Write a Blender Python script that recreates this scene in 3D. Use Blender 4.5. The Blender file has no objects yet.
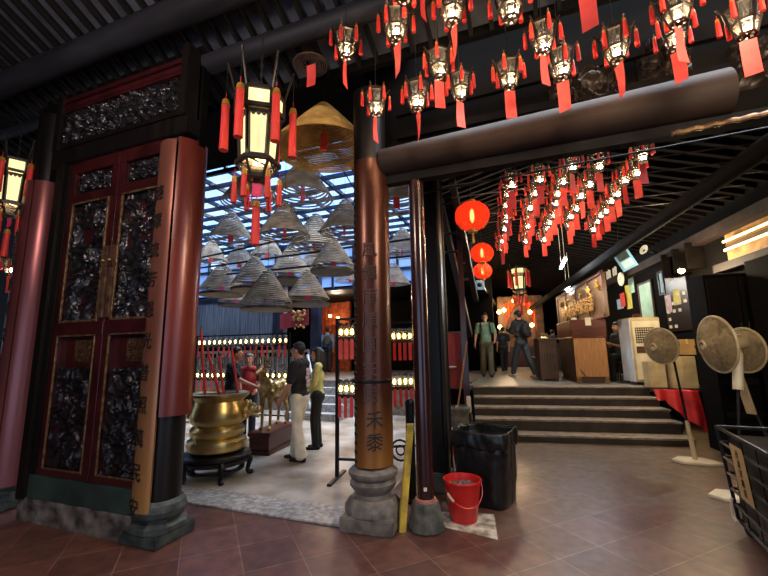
import bpy, bmesh, math, random
from mathutils import Vector, Matrix, noise
random.seed(7)
PI = math.pi
S = bpy.context.scene
COL = S.collection
# ------------------------------------------------------------------ camera frame
F, H = 388.0, 1.6
UP = Vector((-39, 2368, 388)).normalized()
DY = Vector((146, -61.2, 388)); DY = (DY - UP * DY.dot(UP)).normalized()
DX = Vector((DY.y*UP.z-DY.z*UP.y, DY.z*UP.x-DY.x*UP.z, DY.x*UP.y-DY.y*UP.x))
if DX.x < 0: DX = -DX
EYE = Vector((0, 0, H))
def ray(px, py):
    d = Vector((px-384, 288-py, F)); return Vector((DX.dot(d), DY.dot(d), UP.dot(d)))
def fl(px, py, z=0.0):
    d = ray(px, py); return EYE + d*((z-H)/d.z)
def yp(px, py, y):
    d = ray(px, py); return EYE + d*(y/d.y)
def rad(px, py, b):
    d = ray(px, py); t = (b[0]**2+b[1]**2)/(d.x*b[0]+d.y*b[1]); return EYE + d*t
def dep(px, py, z):            # point at camera depth z
    return EYE + ray(px, py)*(z/F)
A8 = math.radians(8.0)
PO = Vector((-1.0, 7.44, 0)); XR = Vector((math.cos(A8), math.sin(A8), 0)); YR = Vector((-math.sin(A8), math.cos(A8), 0))
def rh(u, v, z=0.0): return PO + XR*u + YR*v + Vector((0, 0, z))
def uv(p): q = p-PO; return q.dot(XR), q.dot(YR), p.z
def upl(px, py, u):
    d = ray(px, py); t = (u-(EYE-PO).dot(XR))/d.dot(XR); return EYE+d*t
def vpl(px, py, v):
    d = ray(px, py); t = (v-(EYE-PO).dot(YR))/d.dot(YR); return EYE+d*t
MR = Matrix.Translation(PO) @ Matrix.Rotation(A8, 4, 'Z')      # right hall frame

# ------------------------------------------------------------------ materials
def srgb(r, g, b):
    f = lambda c: (c/255/12.92) if c/255 <= .04045 else ((c/255+.055)/1.055)**2.4
    return (f(r), f(g), f(b), 1)
def mat(name, c, rough=.6, metal=0., c2=None, scale=6., bump=0., emit=0., ecol=None, coat=0., trans=0., stretch=(1,1,1), detail=5, spec=.5):
    m = bpy.data.materials.new(name); m.use_nodes = True
    nt = m.node_tree; b = nt.nodes['Principled BSDF']
    b.inputs['Roughness'].default_value = rough; b.inputs['Metallic'].default_value = metal
    b.inputs['Specular IOR Level'].default_value = spec
    c = srgb(*c) if max(c) > 1 else (*c, 1)
    b.inputs['Base Color'].default_value = c
    if coat: b.inputs['Coat Weight'].default_value = coat; b.inputs['Coat Roughness'].default_value = .15
    if trans: b.inputs['Transmission Weight'].default_value = trans
    tc = nt.nodes.new('ShaderNodeTexCoord'); mp = nt.nodes.new('ShaderNodeMapping')
    mp.inputs['Scale'].default_value = stretch
    nt.links.new(tc.outputs['Object'], mp.inputs['Vector'])
    n = nt.nodes.new('ShaderNodeTexNoise'); n.inputs['Scale'].default_value = scale; n.inputs['Detail'].default_value = detail
    nt.links.new(mp.outputs['Vector'], n.inputs['Vector'])
    if c2 is None: c2 = tuple(x*.72 for x in c[:3]) + (1,)
    else: c2 = srgb(*c2)
    rp = nt.nodes.new('ShaderNodeValToRGB')
    rp.color_ramp.elements[0].position = .35; rp.color_ramp.elements[1].position = .68
    rp.color_ramp.elements[0].color = c2; rp.color_ramp.elements[1].color = c
    nt.links.new(n.outputs['Fac'], rp.inputs['Fac']); nt.links.new(rp.outputs['Color'], b.inputs['Base Color'])
    if bump:
        bp = nt.nodes.new('ShaderNodeBump'); bp.inputs['Strength'].default_value = bump; bp.inputs['Distance'].default_value = .02
        nt.links.new(n.outputs['Fac'], bp.inputs['Height']); nt.links.new(bp.outputs['Normal'], b.inputs['Normal'])
    if emit:
        b.inputs['Emission Color'].default_value = srgb(*ecol) if ecol else c
        b.inputs['Emission Strength'].default_value = emit
    return m
M = {}
def tile_mat():
    m = bpy.data.materials.new('terracotta_floor'); m.use_nodes = True; nt = m.node_tree; b = nt.nodes['Principled BSDF']
    L = nt.links.new; N = nt.nodes.new
    tc = N('ShaderNodeTexCoord'); mp = N('ShaderNodeMapping'); mp.inputs['Rotation'].default_value = (0, 0, math.radians(45))
    mp.inputs['Location'].default_value = (.105+.11, .09, 0)
    L(tc.outputs['Object'], mp.inputs['Vector'])
    br = N('ShaderNodeTexBrick'); br.offset = 0; br.inputs['Scale'].default_value = 1
    br.inputs['Brick Width'].default_value = .445; br.inputs['Row Height'].default_value = .445
    br.inputs['Mortar Size'].default_value = .004; br.inputs['Mortar Smooth'].default_value = .3
    br.inputs['Color1'].default_value = srgb(104, 66, 56); br.inputs['Color2'].default_value = srgb(84, 52, 45)
    br.inputs['Mortar'].default_value = srgb(132, 108, 98); br.inputs['Bias'].default_value = -.1
    L(mp.outputs['Vector'], br.inputs['Vector'])
    n = N('ShaderNodeTexNoise'); n.inputs['Scale'].default_value = 1.7; n.inputs['Detail'].default_value = 5; n.inputs['Roughness'].default_value = .6
    L(tc.outputs['Object'], n.inputs['Vector'])
    # worn grey-green film: more of it away towards the stairs and round the columns
    sx = N('ShaderNodeSeparateXYZ'); L(tc.outputs['Object'], sx.inputs['Vector'])
    g = N('ShaderNodeMath'); g.operation = 'MULTIPLY_ADD'; g.inputs[1].default_value = .11; g.inputs[2].default_value = -.36
    L(sx.outputs['Y'], g.inputs[0])
    a = N('ShaderNodeMath'); a.operation = 'ADD'; L(g.outputs[0], a.inputs[0]); L(n.outputs['Fac'], a.inputs[1])
    rp = N('ShaderNodeValToRGB'); rp.color_ramp.elements[0].position = .6; rp.color_ramp.elements[1].position = .86
    L(a.outputs[0], rp.inputs['Fac'])
    mx = N('ShaderNodeMix'); mx.data_type = 'RGBA'
    L(rp.outputs['Color'], mx.inputs[0]); L(br.outputs['Color'], mx.inputs[6]); mx.inputs[7].default_value = srgb(108, 88, 66)
    n2 = N('ShaderNodeTexNoise'); n2.inputs['Scale'].default_value = 9; n2.inputs['Detail'].default_value = 6
    L(tc.outputs['Object'], n2.inputs['Vector'])
    r2 = N('ShaderNodeValToRGB'); r2.color_ramp.elements[0].position = .3; r2.color_ramp.elements[0].color = (.55, .55, .55, 1); r2.color_ramp.elements[1].position = .7; r2.color_ramp.elements[1].color = (1.15, 1.15, 1.15, 1)
    L(n2.outputs['Fac'], r2.inputs['Fac'])
    m2 = N('ShaderNodeMix'); m2.data_type = 'RGBA'; m2.blend_type = 'MULTIPLY'; m2.inputs[0].default_value = 1
    L(mx.outputs[2], m2.inputs[6]); L(r2.outputs['Color'], m2.inputs[7]); L(m2.outputs[2], b.inputs['Base Color'])
    r3 = N('ShaderNodeMapRange'); r3.inputs[1].default_value = .3; r3.inputs[2].default_value = .7; r3.inputs[3].default_value = .3; r3.inputs[4].default_value = .55
    L(n.outputs['Fac'], r3.inputs['Value']); L(r3.outputs[0], b.inputs['Roughness'])
    bp = N('ShaderNodeBump'); bp.inputs['Strength'].default_value = .25; bp.inputs['Distance'].default_value = .01
    L(br.outputs['Fac'], bp.inputs['Height']); bp.invert = True
    bp2 = N('ShaderNodeBump'); bp2.inputs['Strength'].default_value = .04; bp2.inputs['Distance'].default_value = .01
    L(n2.outputs['Fac'], bp2.inputs['Height']); L(bp.outputs['Normal'], bp2.inputs['Normal']); L(bp2.outputs['Normal'], b.inputs['Normal'])
    return m
def thin_glass(name, c, alpha, emit=0., ecol=None):
    m = bpy.data.materials.new(name); m.use_nodes = True; nt = m.node_tree
    out = nt.nodes['Material Output']; nt.nodes.remove(nt.nodes['Principled BSDF'])
    t = nt.nodes.new('ShaderNodeBsdfTransparent'); d = nt.nodes.new('ShaderNodeBsdfTranslucent'); g = nt.nodes.new('ShaderNodeBsdfDiffuse')
    d.inputs['Color'].default_value = srgb(*c); g.inputs['Color'].default_value = srgb(*c); t.inputs['Color'].default_value = (.95, .95, .92, 1)
    a = nt.nodes.new('ShaderNodeMixShader'); a.inputs[0].default_value = .5
    nt.links.new(d.outputs[0], a.inputs[1]); nt.links.new(g.outputs[0], a.inputs[2])
    b = nt.nodes.new('ShaderNodeMixShader')
    n = nt.nodes.new('ShaderNodeTexNoise'); n.inputs['Scale'].default_value = 30
    mr = nt.nodes.new('ShaderNodeMapRange'); mr.inputs[3].default_value = max(0, alpha-.12); mr.inputs[4].default_value = min(1, alpha+.12)
    nt.links.new(n.outputs['Fac'], mr.inputs['Value']); nt.links.new(mr.outputs[0], b.inputs[0])
    nt.links.new(t.outputs[0], b.inputs[1]); nt.links.new(a.outputs[0], b.inputs[2])
    last = b
    if emit:
        e = nt.nodes.new('ShaderNodeEmission'); e.inputs['Color'].default_value = srgb(*ecol); e.inputs['Strength'].default_value = emit
        ad = nt.nodes.new('ShaderNodeAddShader'); nt.links.new(b.outputs[0], ad.inputs[0]); nt.links.new(e.outputs[0], ad.inputs[1]); last = ad
    nt.links.new(last.outputs[0], out.inputs['Surface'])
    return m
M['floor'] = tile_mat()
M['granite'] = mat('granite', (186, 186, 186), .5, c2=(120, 118, 116), scale=18, bump=.2, detail=9)
M['court'] = mat('courtyard_stone', (186, 178, 168), .45, c2=(120, 98, 74), scale=1.6, bump=.15, detail=9)
M['plaster'] = mat('stained_plaster', (128, 116, 106), .8, c2=(44, 36, 33), scale=6, bump=.2)
M['darkwall'] = mat('near_black_wall', (15, 12, 11), .9, c2=(8, 7, 6), scale=3, spec=.08)  # near-black base colour with slight tone variation
M['tileroof'] = mat('dark_grey_roof_tile', (66, 70, 80), .75, c2=(40, 43, 50), scale=5)  # dark grey with random tone variation
M['rafter'] = mat('dark_rafter', (22, 20, 21), .8, c2=(13, 11, 12), scale=6, stretch=(1, .1, 1), spec=.15)
M['log'] = mat('dark_log', (44, 29, 22), .7, c2=(24, 15, 12), scale=5, stretch=(.15, 1, 1), bump=.35, spec=.25)
M['darkbrown'] = mat('dark_brown_rafter', (22, 16, 13), .9, c2=(12, 9, 7), scale=6, spec=.05)
M['logcool'] = mat('dark_purlin', (40, 40, 47), .6, c2=(22, 22, 27), scale=5, stretch=(.2, 1, 1), bump=.2, spec=.2)
M['blackwood'] = mat('black_lacquered_wood', (26, 21, 20), .38, c2=(13, 10, 9), scale=8, stretch=(1, 1, .1), spec=.3)
M['redwood'] = mat('dark_red_lacquer', (66, 22, 24), .3, c2=(42, 14, 16), scale=5, coat=.4)
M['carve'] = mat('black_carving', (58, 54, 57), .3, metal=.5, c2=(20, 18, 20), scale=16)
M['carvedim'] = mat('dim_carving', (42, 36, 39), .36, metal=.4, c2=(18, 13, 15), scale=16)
M['darkcarve'] = mat('brown_carving', (58, 46, 38), .5, c2=(26, 20, 17), scale=12)
M['gilt'] = mat('worn_gilt', (150, 120, 84), .4, metal=.6, c2=(84, 58, 42), scale=20)
M['brass'] = mat('polished_brass', (214, 186, 124), .3, metal=.92, c2=(176, 146, 88), scale=3)
M['bronze'] = mat('aged_bronze', (206, 178, 120), .38, metal=.85, c2=(130, 104, 66), scale=9, bump=.25)
M['lockbrass'] = mat('lock_brass', (150, 120, 96), .35, metal=.7, c2=(96, 66, 54), scale=12)
M['green'] = mat('green_painted_board', (52, 70, 62), .5, c2=(30, 42, 38), scale=4, bump=.1)
M['stonegreen'] = mat('dark_green_stone', (72, 80, 76), .55, c2=(34, 38, 37), scale=9, bump=.3)
M['stone'] = mat('grey_stone', (134, 126, 118), .55, c2=(84, 76, 70), scale=9, bump=.2)
M['stepstone'] = mat('dark_step_stone', (62, 54, 44), .6, c2=(40, 34, 28), scale=4, bump=.15)
M['stepstrip'] = mat('pale_step_edge', (158, 146, 128), .5, c2=(112, 102, 88), scale=8)
M['platform'] = mat('platform_stone', (140, 138, 130), .35, c2=(98, 96, 90), scale=2)
M['concrete'] = mat('mossy_concrete', (98, 96, 90), .8, c2=(58, 60, 54), scale=12, bump=.3)
M['pinkstone'] = mat('dusty_pink_rim', (176, 118, 108), .7, c2=(140, 86, 80), scale=9)
M['maroon'] = mat('maroon_gloss_paint', (52, 18, 20), .25, c2=(34, 11, 13), scale=3, coat=.5)
M['redplastic'] = mat('red_plastic', (206, 38, 34), .35, c2=(176, 26, 26), scale=2)
M['ash'] = mat('grey_ash', (120, 110, 100), .95, c2=(60, 50, 46), scale=30, bump=.5)
M['blackplastic'] = mat('black_bin_liner', (24, 24, 25), .36, c2=(9, 9, 10), scale=7, bump=.6)
M['blackmetal'] = mat('black_metal', (22, 22, 23), .42, metal=.2, c2=(11, 11, 12), scale=8, spec=.3)
M['chromewire'] = mat('dull_black_wire', (60, 58, 56), .3, metal=.8, c2=(30, 28, 27), scale=8)
M['yellow'] = mat('yellow_plastic', (214, 180, 40), .4, c2=(160, 130, 30), scale=8)
M['cardred'] = mat('red_card', (240, 82, 74), .55, c2=(222, 60, 56), scale=6)
M['tassel'] = mat('red_tassel', (224, 52, 42), .6, c2=(180, 32, 28), scale=30, stretch=(1, 1, .1))
M['tasselgold'] = mat('gold_collar', (214, 164, 66), .4, metal=.5, c2=(150, 104, 40), scale=9)
M['lframe'] = mat('lantern_frame_wood', (44, 32, 26), .45, c2=(24, 17, 14), scale=9)
M['lglass'] = thin_glass('lantern_glass', (180, 178, 174), .14)
M['bulb'] = mat('lantern_bulb', (255, 226, 180), .5, emit=190, ecol=(255, 216, 164))
M['paleglow'] = mat('lit_lantern_paper', (240, 226, 180), .6, c2=(232, 214, 160), emit=.85, ecol=(250, 234, 166), scale=3)
M['coilnear'] = mat('incense_coil', (238, 194, 108), .8, c2=(180, 138, 70), scale=5)
M['coildark'] = mat('dark_incense_coil', (92, 74, 58), .85, c2=(60, 46, 36), scale=5)
M['coilfar'] = mat('daylit_grey_coil', (186, 176, 160), .85, c2=(132, 122, 108), scale=5)  # courtyard coils: daylight put into the colour as beige-grey
M['pinkcard'] = mat('pink_card', (222, 66, 112), .6, c2=(190, 50, 90), scale=5)
M['tray'] = mat('ash_tray_metal', (104, 96, 88), .55, metal=.3, c2=(58, 52, 48), scale=6)
M['wire'] = mat('thin_wire', (44, 42, 42), .5, metal=.4, c2=(26, 24, 24), scale=4)
M['rod'] = mat('steel_rod', (150, 140, 128), .35, metal=.7, c2=(90, 80, 72), scale=4)
M['steel'] = mat('dark_blue_steel', (48, 56, 76), .5, metal=.3, c2=(28, 32, 46), scale=3)
M['skylight'] = thin_glass('skylight_sheet', (140, 174, 224), .72)
M['ballred'] = thin_glass('red_silk', (226, 58, 28), .84, .62, (232, 56, 24))
M['ballbulb'] = mat('ball_bulb', (255, 200, 130), .5, emit=12, ecol=(255, 190, 110))
M['gold'] = mat('gold_paint', (206, 152, 62), .42, metal=.4, c2=(150, 100, 36), scale=6)
M['goldwood'] = mat('gilt_wood_panel', (116, 80, 50), .5, metal=.2, c2=(74, 46, 28), scale=4)
M['wood'] = mat('varnished_plank', (172, 126, 82), .4, c2=(142, 98, 60), scale=7, stretch=(6, 1, .4), bump=.05)
M['woodred'] = mat('red_brown_wood', (96, 40, 28), .35, c2=(64, 25, 18), scale=6, stretch=(.3, 1, 2))
M['wooddark'] = mat('dark_brown_wood', (78, 52, 36), .5, c2=(48, 31, 22), scale=6, stretch=(.3, 1, 2))
M['rosewood'] = mat('rosewood', (92, 60, 44), .4, c2=(58, 36, 27), scale=8, stretch=(.3, 1, 2), bump=.1)
M['white'] = mat('aged_white_plastic', (222, 212, 186), .4, c2=(200, 186, 156), scale=4)
M['cream'] = mat('cream_plastic', (196, 178, 138), .4, c2=(164, 146, 110), scale=4)
M['coolblue'] = mat('bluish_white_panel', (206, 214, 224), .4, c2=(184, 194, 206), scale=4)
M['fanguard'] = mat('fan_mesh_guard', (186, 168, 126), .5, metal=.3, c2=(140, 124, 92), scale=26)
M['cardboard'] = mat('cardboard', (176, 138, 86), .75, c2=(146, 110, 66), scale=4)
M['paper'] = mat('white_paper', (226, 220, 200), .7, c2=(206, 198, 176), scale=5)
M['paperblue'] = mat('pale_blue_paper', (168, 200, 214), .7, c2=(146, 180, 198), scale=5)
M['papergreen'] = mat('pale_green_paper', (176, 206, 182), .7, c2=(146, 182, 158), scale=3)
M['paperyellow'] = mat('yellow_paper', (222, 212, 96), .7, c2=(200, 186, 70), scale=5)
M['paperpink'] = mat('pink_paper', (222, 190, 206), .7, c2=(200, 164, 186), scale=5)
M['redcloth'] = mat('red_cloth', (216, 34, 38), .6, c2=(170, 20, 28), scale=4)
M['redboard'] = mat('dusty_red_board', (146, 40, 46), .6, c2=(122, 32, 38), scale=3)
M['signpaper'] = mat('tan_sign_paper', (204, 176, 118), .6, c2=(182, 152, 98), scale=3)
M['ink'] = mat('black_ink', (22, 18, 16), .6, c2=(14, 12, 10), scale=5)
M['tube'] = mat('fluorescent_tube', (255, 240, 200), .5, emit=5, ecol=(255, 214, 140))
M['tubecool'] = mat('cool_tube', (230, 244, 255), .5, emit=8, ecol=(206, 232, 255))
M['tubelit'] = mat('orange_lit_wall', (170, 130, 76), .7, c2=(112, 78, 42), scale=5, bump=.1)  # orange light of the twin tubes put into the wall colour
M['altarlight'] = mat('altar_bulb', (255, 214, 150), .5, emit=26, ecol=(255, 196, 110))
M['orange'] = mat('orange_silk', (226, 88, 36), .6, c2=(190, 52, 24), scale=6)
M['glassdark'] = mat('dark_print', (24, 36, 44), .3, c2=(60, 70, 70), scale=9)
M['skyblue'] = mat('sky_blue_frame', (116, 170, 214), .45, c2=(96, 150, 196), scale=5)
M['bluegrey'] = mat('blue_grey_screen', (132, 142, 154), .5, c2=(84, 94, 106), scale=4, stretch=(6, 1, .2))
M['bannergold'] = mat('gold_embroidery', (206, 166, 84), .5, c2=(120, 60, 40), scale=14)
M['orangedoor'] = mat('orange_lattice_door', (176, 84, 44), .5, c2=(120, 52, 28), scale=8)
# people
M['skin'] = mat('skin', (206, 152, 124), .5, c2=(190, 134, 106), scale=6)
M['hair'] = mat('black_hair', (26, 22, 22), .5, c2=(14, 12, 12), scale=40)
M['hairgrey'] = mat('grey_hair', (120, 112, 106), .6, c2=(60, 56, 54), scale=30)
def cloth(n, c, c2=None): M[n] = mat(n, c, .8, c2=c2, scale=8, bump=.1)
cloth('black_tshirt', (30, 30, 34)); cloth('navy_tshirt', (30, 32, 46)); cloth('cream_trousers', (240, 232, 210)); cloth('lime_shirt', (226, 222, 142)); cloth('black_trousers', (28, 28, 30))
cloth('red_blouse', (186, 58, 66)); cloth('green_trousers', (32, 62, 54)); cloth('blue_shirt', (96, 138, 196)); cloth('sage_tshirt', (112, 142, 118)); cloth('khaki_trousers', (92, 86, 68))
cloth('dark_jacket', (34, 38, 42)); cloth('slate_trousers', (58, 66, 70)); cloth('grey_shirt', (96, 100, 102)); cloth('shoe_black', (26, 22, 20)); cloth('shoe_pale', (190, 184, 172)); cloth('bag_black', (22, 22, 24)); cloth('navy_trousers', (34, 40, 56))
cloth('print_white', (220, 190, 190))

# ------------------------------------------------------------------ mesh builder
class MB:
    def __init__(s): s.bm = bmesh.new()
    def _x(s, vs, mx):
        if mx is not None: bmesh.ops.transform(s.bm, matrix=mx, verts=vs)
    def box(s, c, d, rot=None, mx=None, bev=0):
        r = bmesh.ops.create_cube(s.bm, size=1)['verts']
        m = Matrix.Translation(Vector(c)) @ (rot.to_4x4() if rot else Matrix()) @ Matrix.Diagonal((d[0], d[1], d[2], 1))
        s._x(r, m); s._x(r, mx)
        if bev:
            es = list({e for v in r for e in v.link_edges})
            bmesh.ops.bevel(s.bm, geom=es, offset=bev, segments=2, affect='EDGES')
        return s
    def bb(s, x0, x1, y0, y1, z0, z1, bev=0, mx=None):
        return s.box(((x0+x1)/2, (y0+y1)/2, (z0+z1)/2), (x1-x0, y1-y0, z1-z0), bev=bev, mx=mx)
    def cyl(s, p0, p1, r0, r1=None, n=16, caps=True):
        p0 = Vector(p0); p1 = Vector(p1); r1 = r0 if r1 is None else r1
        d = p1-p0; L = d.length
        if L < 1e-6: return s
        r = bmesh.ops.create_cone(s.bm, cap_ends=caps, segments=n, radius1=max(r0, 1e-4), radius2=max(r1, 1e-4), depth=L)['verts']
        s._x(r, Matrix.Translation((p0+p1)/2) @ d.to_track_quat('Z', 'Y').to_matrix().to_4x4()); return s
    def bar(s, p0, p1, w, t):       # rectangular bar between points
        p0 = Vector(p0); p1 = Vector(p1); d = p1-p0
        r = bmesh.ops.create_cube(s.bm, size=1)['verts']
        s._x(r, Matrix.Translation((p0+p1)/2) @ d.to_track_quat('Z', 'Y').to_matrix().to_4x4() @ Matrix.Diagonal((w, t, d.length, 1))); return s
    def sph(s, c, r, sc=(1, 1, 1), n=12, rot=None):
        v = bmesh.ops.create_uvsphere(s.bm, u_segments=n, v_segments=max(6, n*2//3), radius=r)['verts']
        s._x(v, Matrix.Translation(Vector(c)) @ (rot.to_4x4() if rot else Matrix()) @ Matrix.Diagonal((*sc, 1))); return s
    def ico(s, c, r, sub=1):
        v = bmesh.ops.create_icosphere(s.bm, subdivisions=sub, radius=r)['verts']; s._x(v, Matrix.Translation(Vector(c))); return s
    def lathe(s, prof, n=32, c=(0, 0, 0), closed=False, phase=0.):
        rings = []
        for r, z in prof:
            rings.append([s.bm.verts.new((c[0]+r*math.cos(phase+2*PI*k/n), c[1]+r*math.sin(phase+2*PI*k/n), c[2]+z)) for k in range(n)])
        m = len(rings)
        for i in range(m if closed else m-1):
            a, b = rings[i], rings[(i+1) % m]
            for k in range(n):
                s.bm.faces.new((a[k], a[(k+1) % n], b[(k+1) % n], b[k]))
        if not closed:
            if prof[0][0] > 1e-4: s.bm.faces.new(rings[0][::-1])
            if prof[-1][0] > 1e-4: s.bm.faces.new(rings[-1])
        return s
    def tube(s, pts, r, n=8, closed=False, rs=None):
        pts = [Vector(p) for p in pts]; rings = []; N = len(pts); nrm = None
        for i, p in enumerate(pts):
            a = pts[i-1] if (i or closed) else p; b = pts[(i+1) % N] if (i < N-1 or closed) else p
            t = (b-a).normalized()
            if nrm is None:
                nrm = t.orthogonal().normalized()
            nrm = (nrm - t*nrm.dot(t)).normalized(); bi = t.cross(nrm)
            q = rs[i] if rs else r
            rings.append([s.bm.verts.new(p+nrm*(q*math.cos(2*PI*k/n))+bi*(q*math.sin(2*PI*k/n))) for k in range(n)])
        for i in range(N if closed else N-1):
            a, b = rings[i], rings[(i+1) % N]
            for k in range(n): s.bm.faces.new((a[k], a[(k+1) % n], b[(k+1) % n], b[k]))
        if not closed:
            s.bm.faces.new(rings[0][::-1]); s.bm.faces.new(rings[-1])
        return s
    def poly(s, pts, vec):          # extruded polygon
        v = [s.bm.verts.new(Vector(p)) for p in pts]; w = [s.bm.verts.new(Vector(p)+Vector(vec)) for p in pts]; n = len(v)
        s.bm.faces.new(v); s.bm.faces.new(w[::-1])
        for i in range(n): s.bm.faces.new((v[i], w[i], w[(i+1) % n], v[(i+1) % n]))
        return s
    def grid(s, f, nu, nv, thick=None):
        P = [[s.bm.verts.new(f(i/nu, j/nv)) for j in range(nv+1)] for i in range(nu+1)]
        for i in range(nu):
            for j in range(nv): s.bm.faces.new((P[i][j], P[i+1][j], P[i+1][j+1], P[i][j+1]))
        return s
    def build(s, name, m, parent=None, smooth=False, bevel=0, solid=0):
        bmesh.ops.recalc_face_normals(s.bm, faces=s.bm.faces[:])
        me = bpy.data.meshes.new(name); s.bm.to_mesh(me); s.bm.free()
        me.materials.append(m)
        if smooth:
            for p in me.polygons: p.use_smooth = True
            try: me.set_sharp_from_angle(angle=math.radians(40))
            except Exception: pass
        o = bpy.data.objects.new(name, me); COL.objects.link(o)
        if parent: o.parent = parent
        if solid:
            q = o.modifiers.new('solid', 'SOLIDIFY'); q.thickness = solid; q.offset = 0
        if bevel:
            q = o.modifiers.new('bevel', 'BEVEL'); q.width = bevel; q.segments = 2; q.limit_method = 'ANGLE'
        return o
def tag(o, label, cat, group=None, kind=None):
    o['label'] = label; o['category'] = cat
    if group: o['group'] = group
    if kind: o['kind'] = kind
    return o
def empty(name, loc=(0, 0, 0), rz=0.):
    o = bpy.data.objects.new(name, None); COL.objects.link(o); o.location = loc; o.rotation_euler = (0, 0, rz); o.empty_display_size = .1
    return o
def struct(o, label, cat): return tag(o, label, cat, None, 'structure')
KIDS = {}
def children(o): return [c for c in bpy.data.objects if c.parent == o]
def copy_tree(o, parent=None, kids=None):
    if o.name not in KIDS: KIDS[o.name] = children(o)
    c = o.copy(); COL.objects.link(c)
    for k in ('label', 'group'):
        if k in c.keys() and parent is None: del c[k]
    c.parent = parent
    for ch in KIDS[o.name]: copy_tree(ch, c)
    return c
_dg = None
def freeze(o, name=None):       # apply modifiers
    dg = bpy.context.evaluated_depsgraph_get()
    me = bpy.data.meshes.new_from_object(o.evaluated_get(dg)); o.modifiers.clear(); o.data = me; return o
def text(body, size, m, name, parent=None, mx=None, ext=.003, space=1.0):
    cu = bpy.data.curves.new(name, 'FONT'); cu.body = body; cu.size = size; cu.align_x = 'CENTER'; cu.align_y = 'CENTER'; cu.extrude = ext; cu.space_line = space
    cu.resolution_u = 2
    t = bpy.data.objects.new(name, cu); COL.objects.link(t)
    bpy.context.view_layer.update()
    me = bpy.data.meshes.new_from_object(t.evaluated_get(bpy.context.evaluated_depsgraph_get()))
    bpy.data.objects.remove(t); bpy.data.curves.remove(cu)
    me.materials.clear(); me.materials.append(m)
    o = bpy.data.objects.new(name, me); COL.objects.link(o)
    if mx is not None: me.transform(mx)
    if parent: o.parent = parent
    return o
FRONT = Matrix.Rotation(PI/2, 4, 'X')       # text reading from -Y side
ORD = ['first', 'second', 'third', 'fourth', 'fifth', 'sixth', 'seventh', 'eighth', 'ninth', 'tenth', 'eleventh', 'twelfth', 'thirteenth', 'fourteenth', 'fifteenth', 'sixteenth', 'seventeenth', 'eighteenth', 'nineteenth', 'twentieth']

# ------------------------------------------------------------------ the setting
TA = math.tan(math.radians(25))
def roof_z(y): return 4.4 + (3.6-y)*TA      # underside of the entrance hall roof
XL, XRT = -8.2, 5.2
struct(MB().bb(-12.6, 6.2, -3.2, 20, -.1, 0).build('floor', M['floor']), 'terracotta and grey stone slab floor laid on the diagonal', 'floor')
struct(MB().bb(-12.5, -1.62, 3.92, 9.6, .0, .012).build('floor_courtyard', M['court']), 'pale worn stone floor of the incense courtyard', 'floor')
struct(MB().bb(-6.5, -1.55, 3.5, 3.92, 0, .02, bev=.006).build('trim_1', M['granite']), 'pale granite sill strip between hall tiles and courtyard', 'sill')
# entrance hall roof: boards and rafters running down the slope
b = MB()
for k in range(78):
    x = XL+.1+k*.19
    if x > XRT+.9: break
    b.bar((x, 3.35, roof_z(3.35)+.03), (x, -3.2, roof_z(-3.2)+.03), .035, .08)
rf = b.build('ceiling_rafters', M['rafter']); struct(rf, 'dark rafters running down the sloping front hall roof', 'ceiling')
b = MB(); b.poly([(XL, 3.35, roof_z(3.35)+.07), (XRT+1, 3.35, roof_z(3.35)+.07), (XRT+1, -3.2, roof_z(-3.2)+.07), (XL, -3.2, roof_z(-3.2)+.07)], (0, 0, .1))
struct(b.build('ceiling', M['tileroof']), 'dark grey tiled underside of the front hall roof', 'ceiling')
for i, (y, x0, x1, r) in enumerate(((2.39, XL, XRT, .13), (2.85, -3.5, XRT, .1), (2.87, XL, -5.3, .07), (1.2, XL, XRT, .12))):
    o = MB().cyl((x0, y, roof_z(y)-r*.8), (x1, y, roof_z(y)-r*.8), r, n=20).build('roof_purlin', M['logcool'], smooth=True)
    struct(o, ['thick round purlin across the roof above the carved doors', 'round purlin ending above the big hanging lantern', 'thin pale purlin left of the carved transom', 'round purlin high above the front hall', 'thin purlin along the courtyard eave'][i], 'beam')
struct(MB().bb(XL-.1, XL, -3.2, 2.75, 0, 8).build('wall_left', M['darkwall']), 'near-black wall far left of the hall', 'wall')
# front wall behind the camera with the street doorway
b = MB(); b.bb(XL, -3.6, -3.3, -3.2, 0, 8); b.bb(1.2, 6.2, -3.3, -3.2, 0, 8); b.bb(-3.6, 1.2, -3.3, -3.2, 3.2, 8)
struct(b.build('wall_front', M['darkwall']), 'entrance wall with the wide street doorway', 'wall')
# courtyard canopy: dark near part, then skylight
b = MB(); b.bb(-12.6, -1.0, 3.3, 5.34, 5.05, 5.15); b.bb(-12.6, -1.3, 11.1, 20, 3.62, 3.72); b.bb(-1.6, -.9, 5.34, 11.1, 5.05, 5.15)
struct(b.build('ceiling_canopy', M['darkwall']), 'dark canopy boards around the courtyard skylight', 'ceiling')
struct(MB().bb(XL, XRT+1, 3.32, 3.38, 4.5, 5.2).build('wall_eave', M['darkwall']), 'dark eave board between front roof and courtyard canopy', 'wall')
b = MB(); w2 = MB()
for k in range(16):
    b.bb(-12.5+.74*k-.035, -12.5+.74*k+.035, 11.02, 11.1, 3.6, 5.1)
    if k < 15 and k % 4 != 2: w2.bb(-12.5+.74*k+.04, -12.5+.74*k+.7, 11.05, 11.06, 3.7, 5.0)
for z in (3.6, 4.1, 4.6, 5.06): b.bb(-12.5, -1.4, 11.0, 11.1, z-.03, z+.03)
struct(b.build('trim_12', M['steel']), 'blue steel bars of the high window over the back hall', 'window frame')
struct(w2.build('window_2', M['skylight']), 'pale translucent panes high over the back hall', 'window')
b = MB()
for k in range(16): b.bb(-12.5+.74*k-.03, -12.5+.74*k+.03, 5.34, 11.1, 4.98, 5.06)
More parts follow.
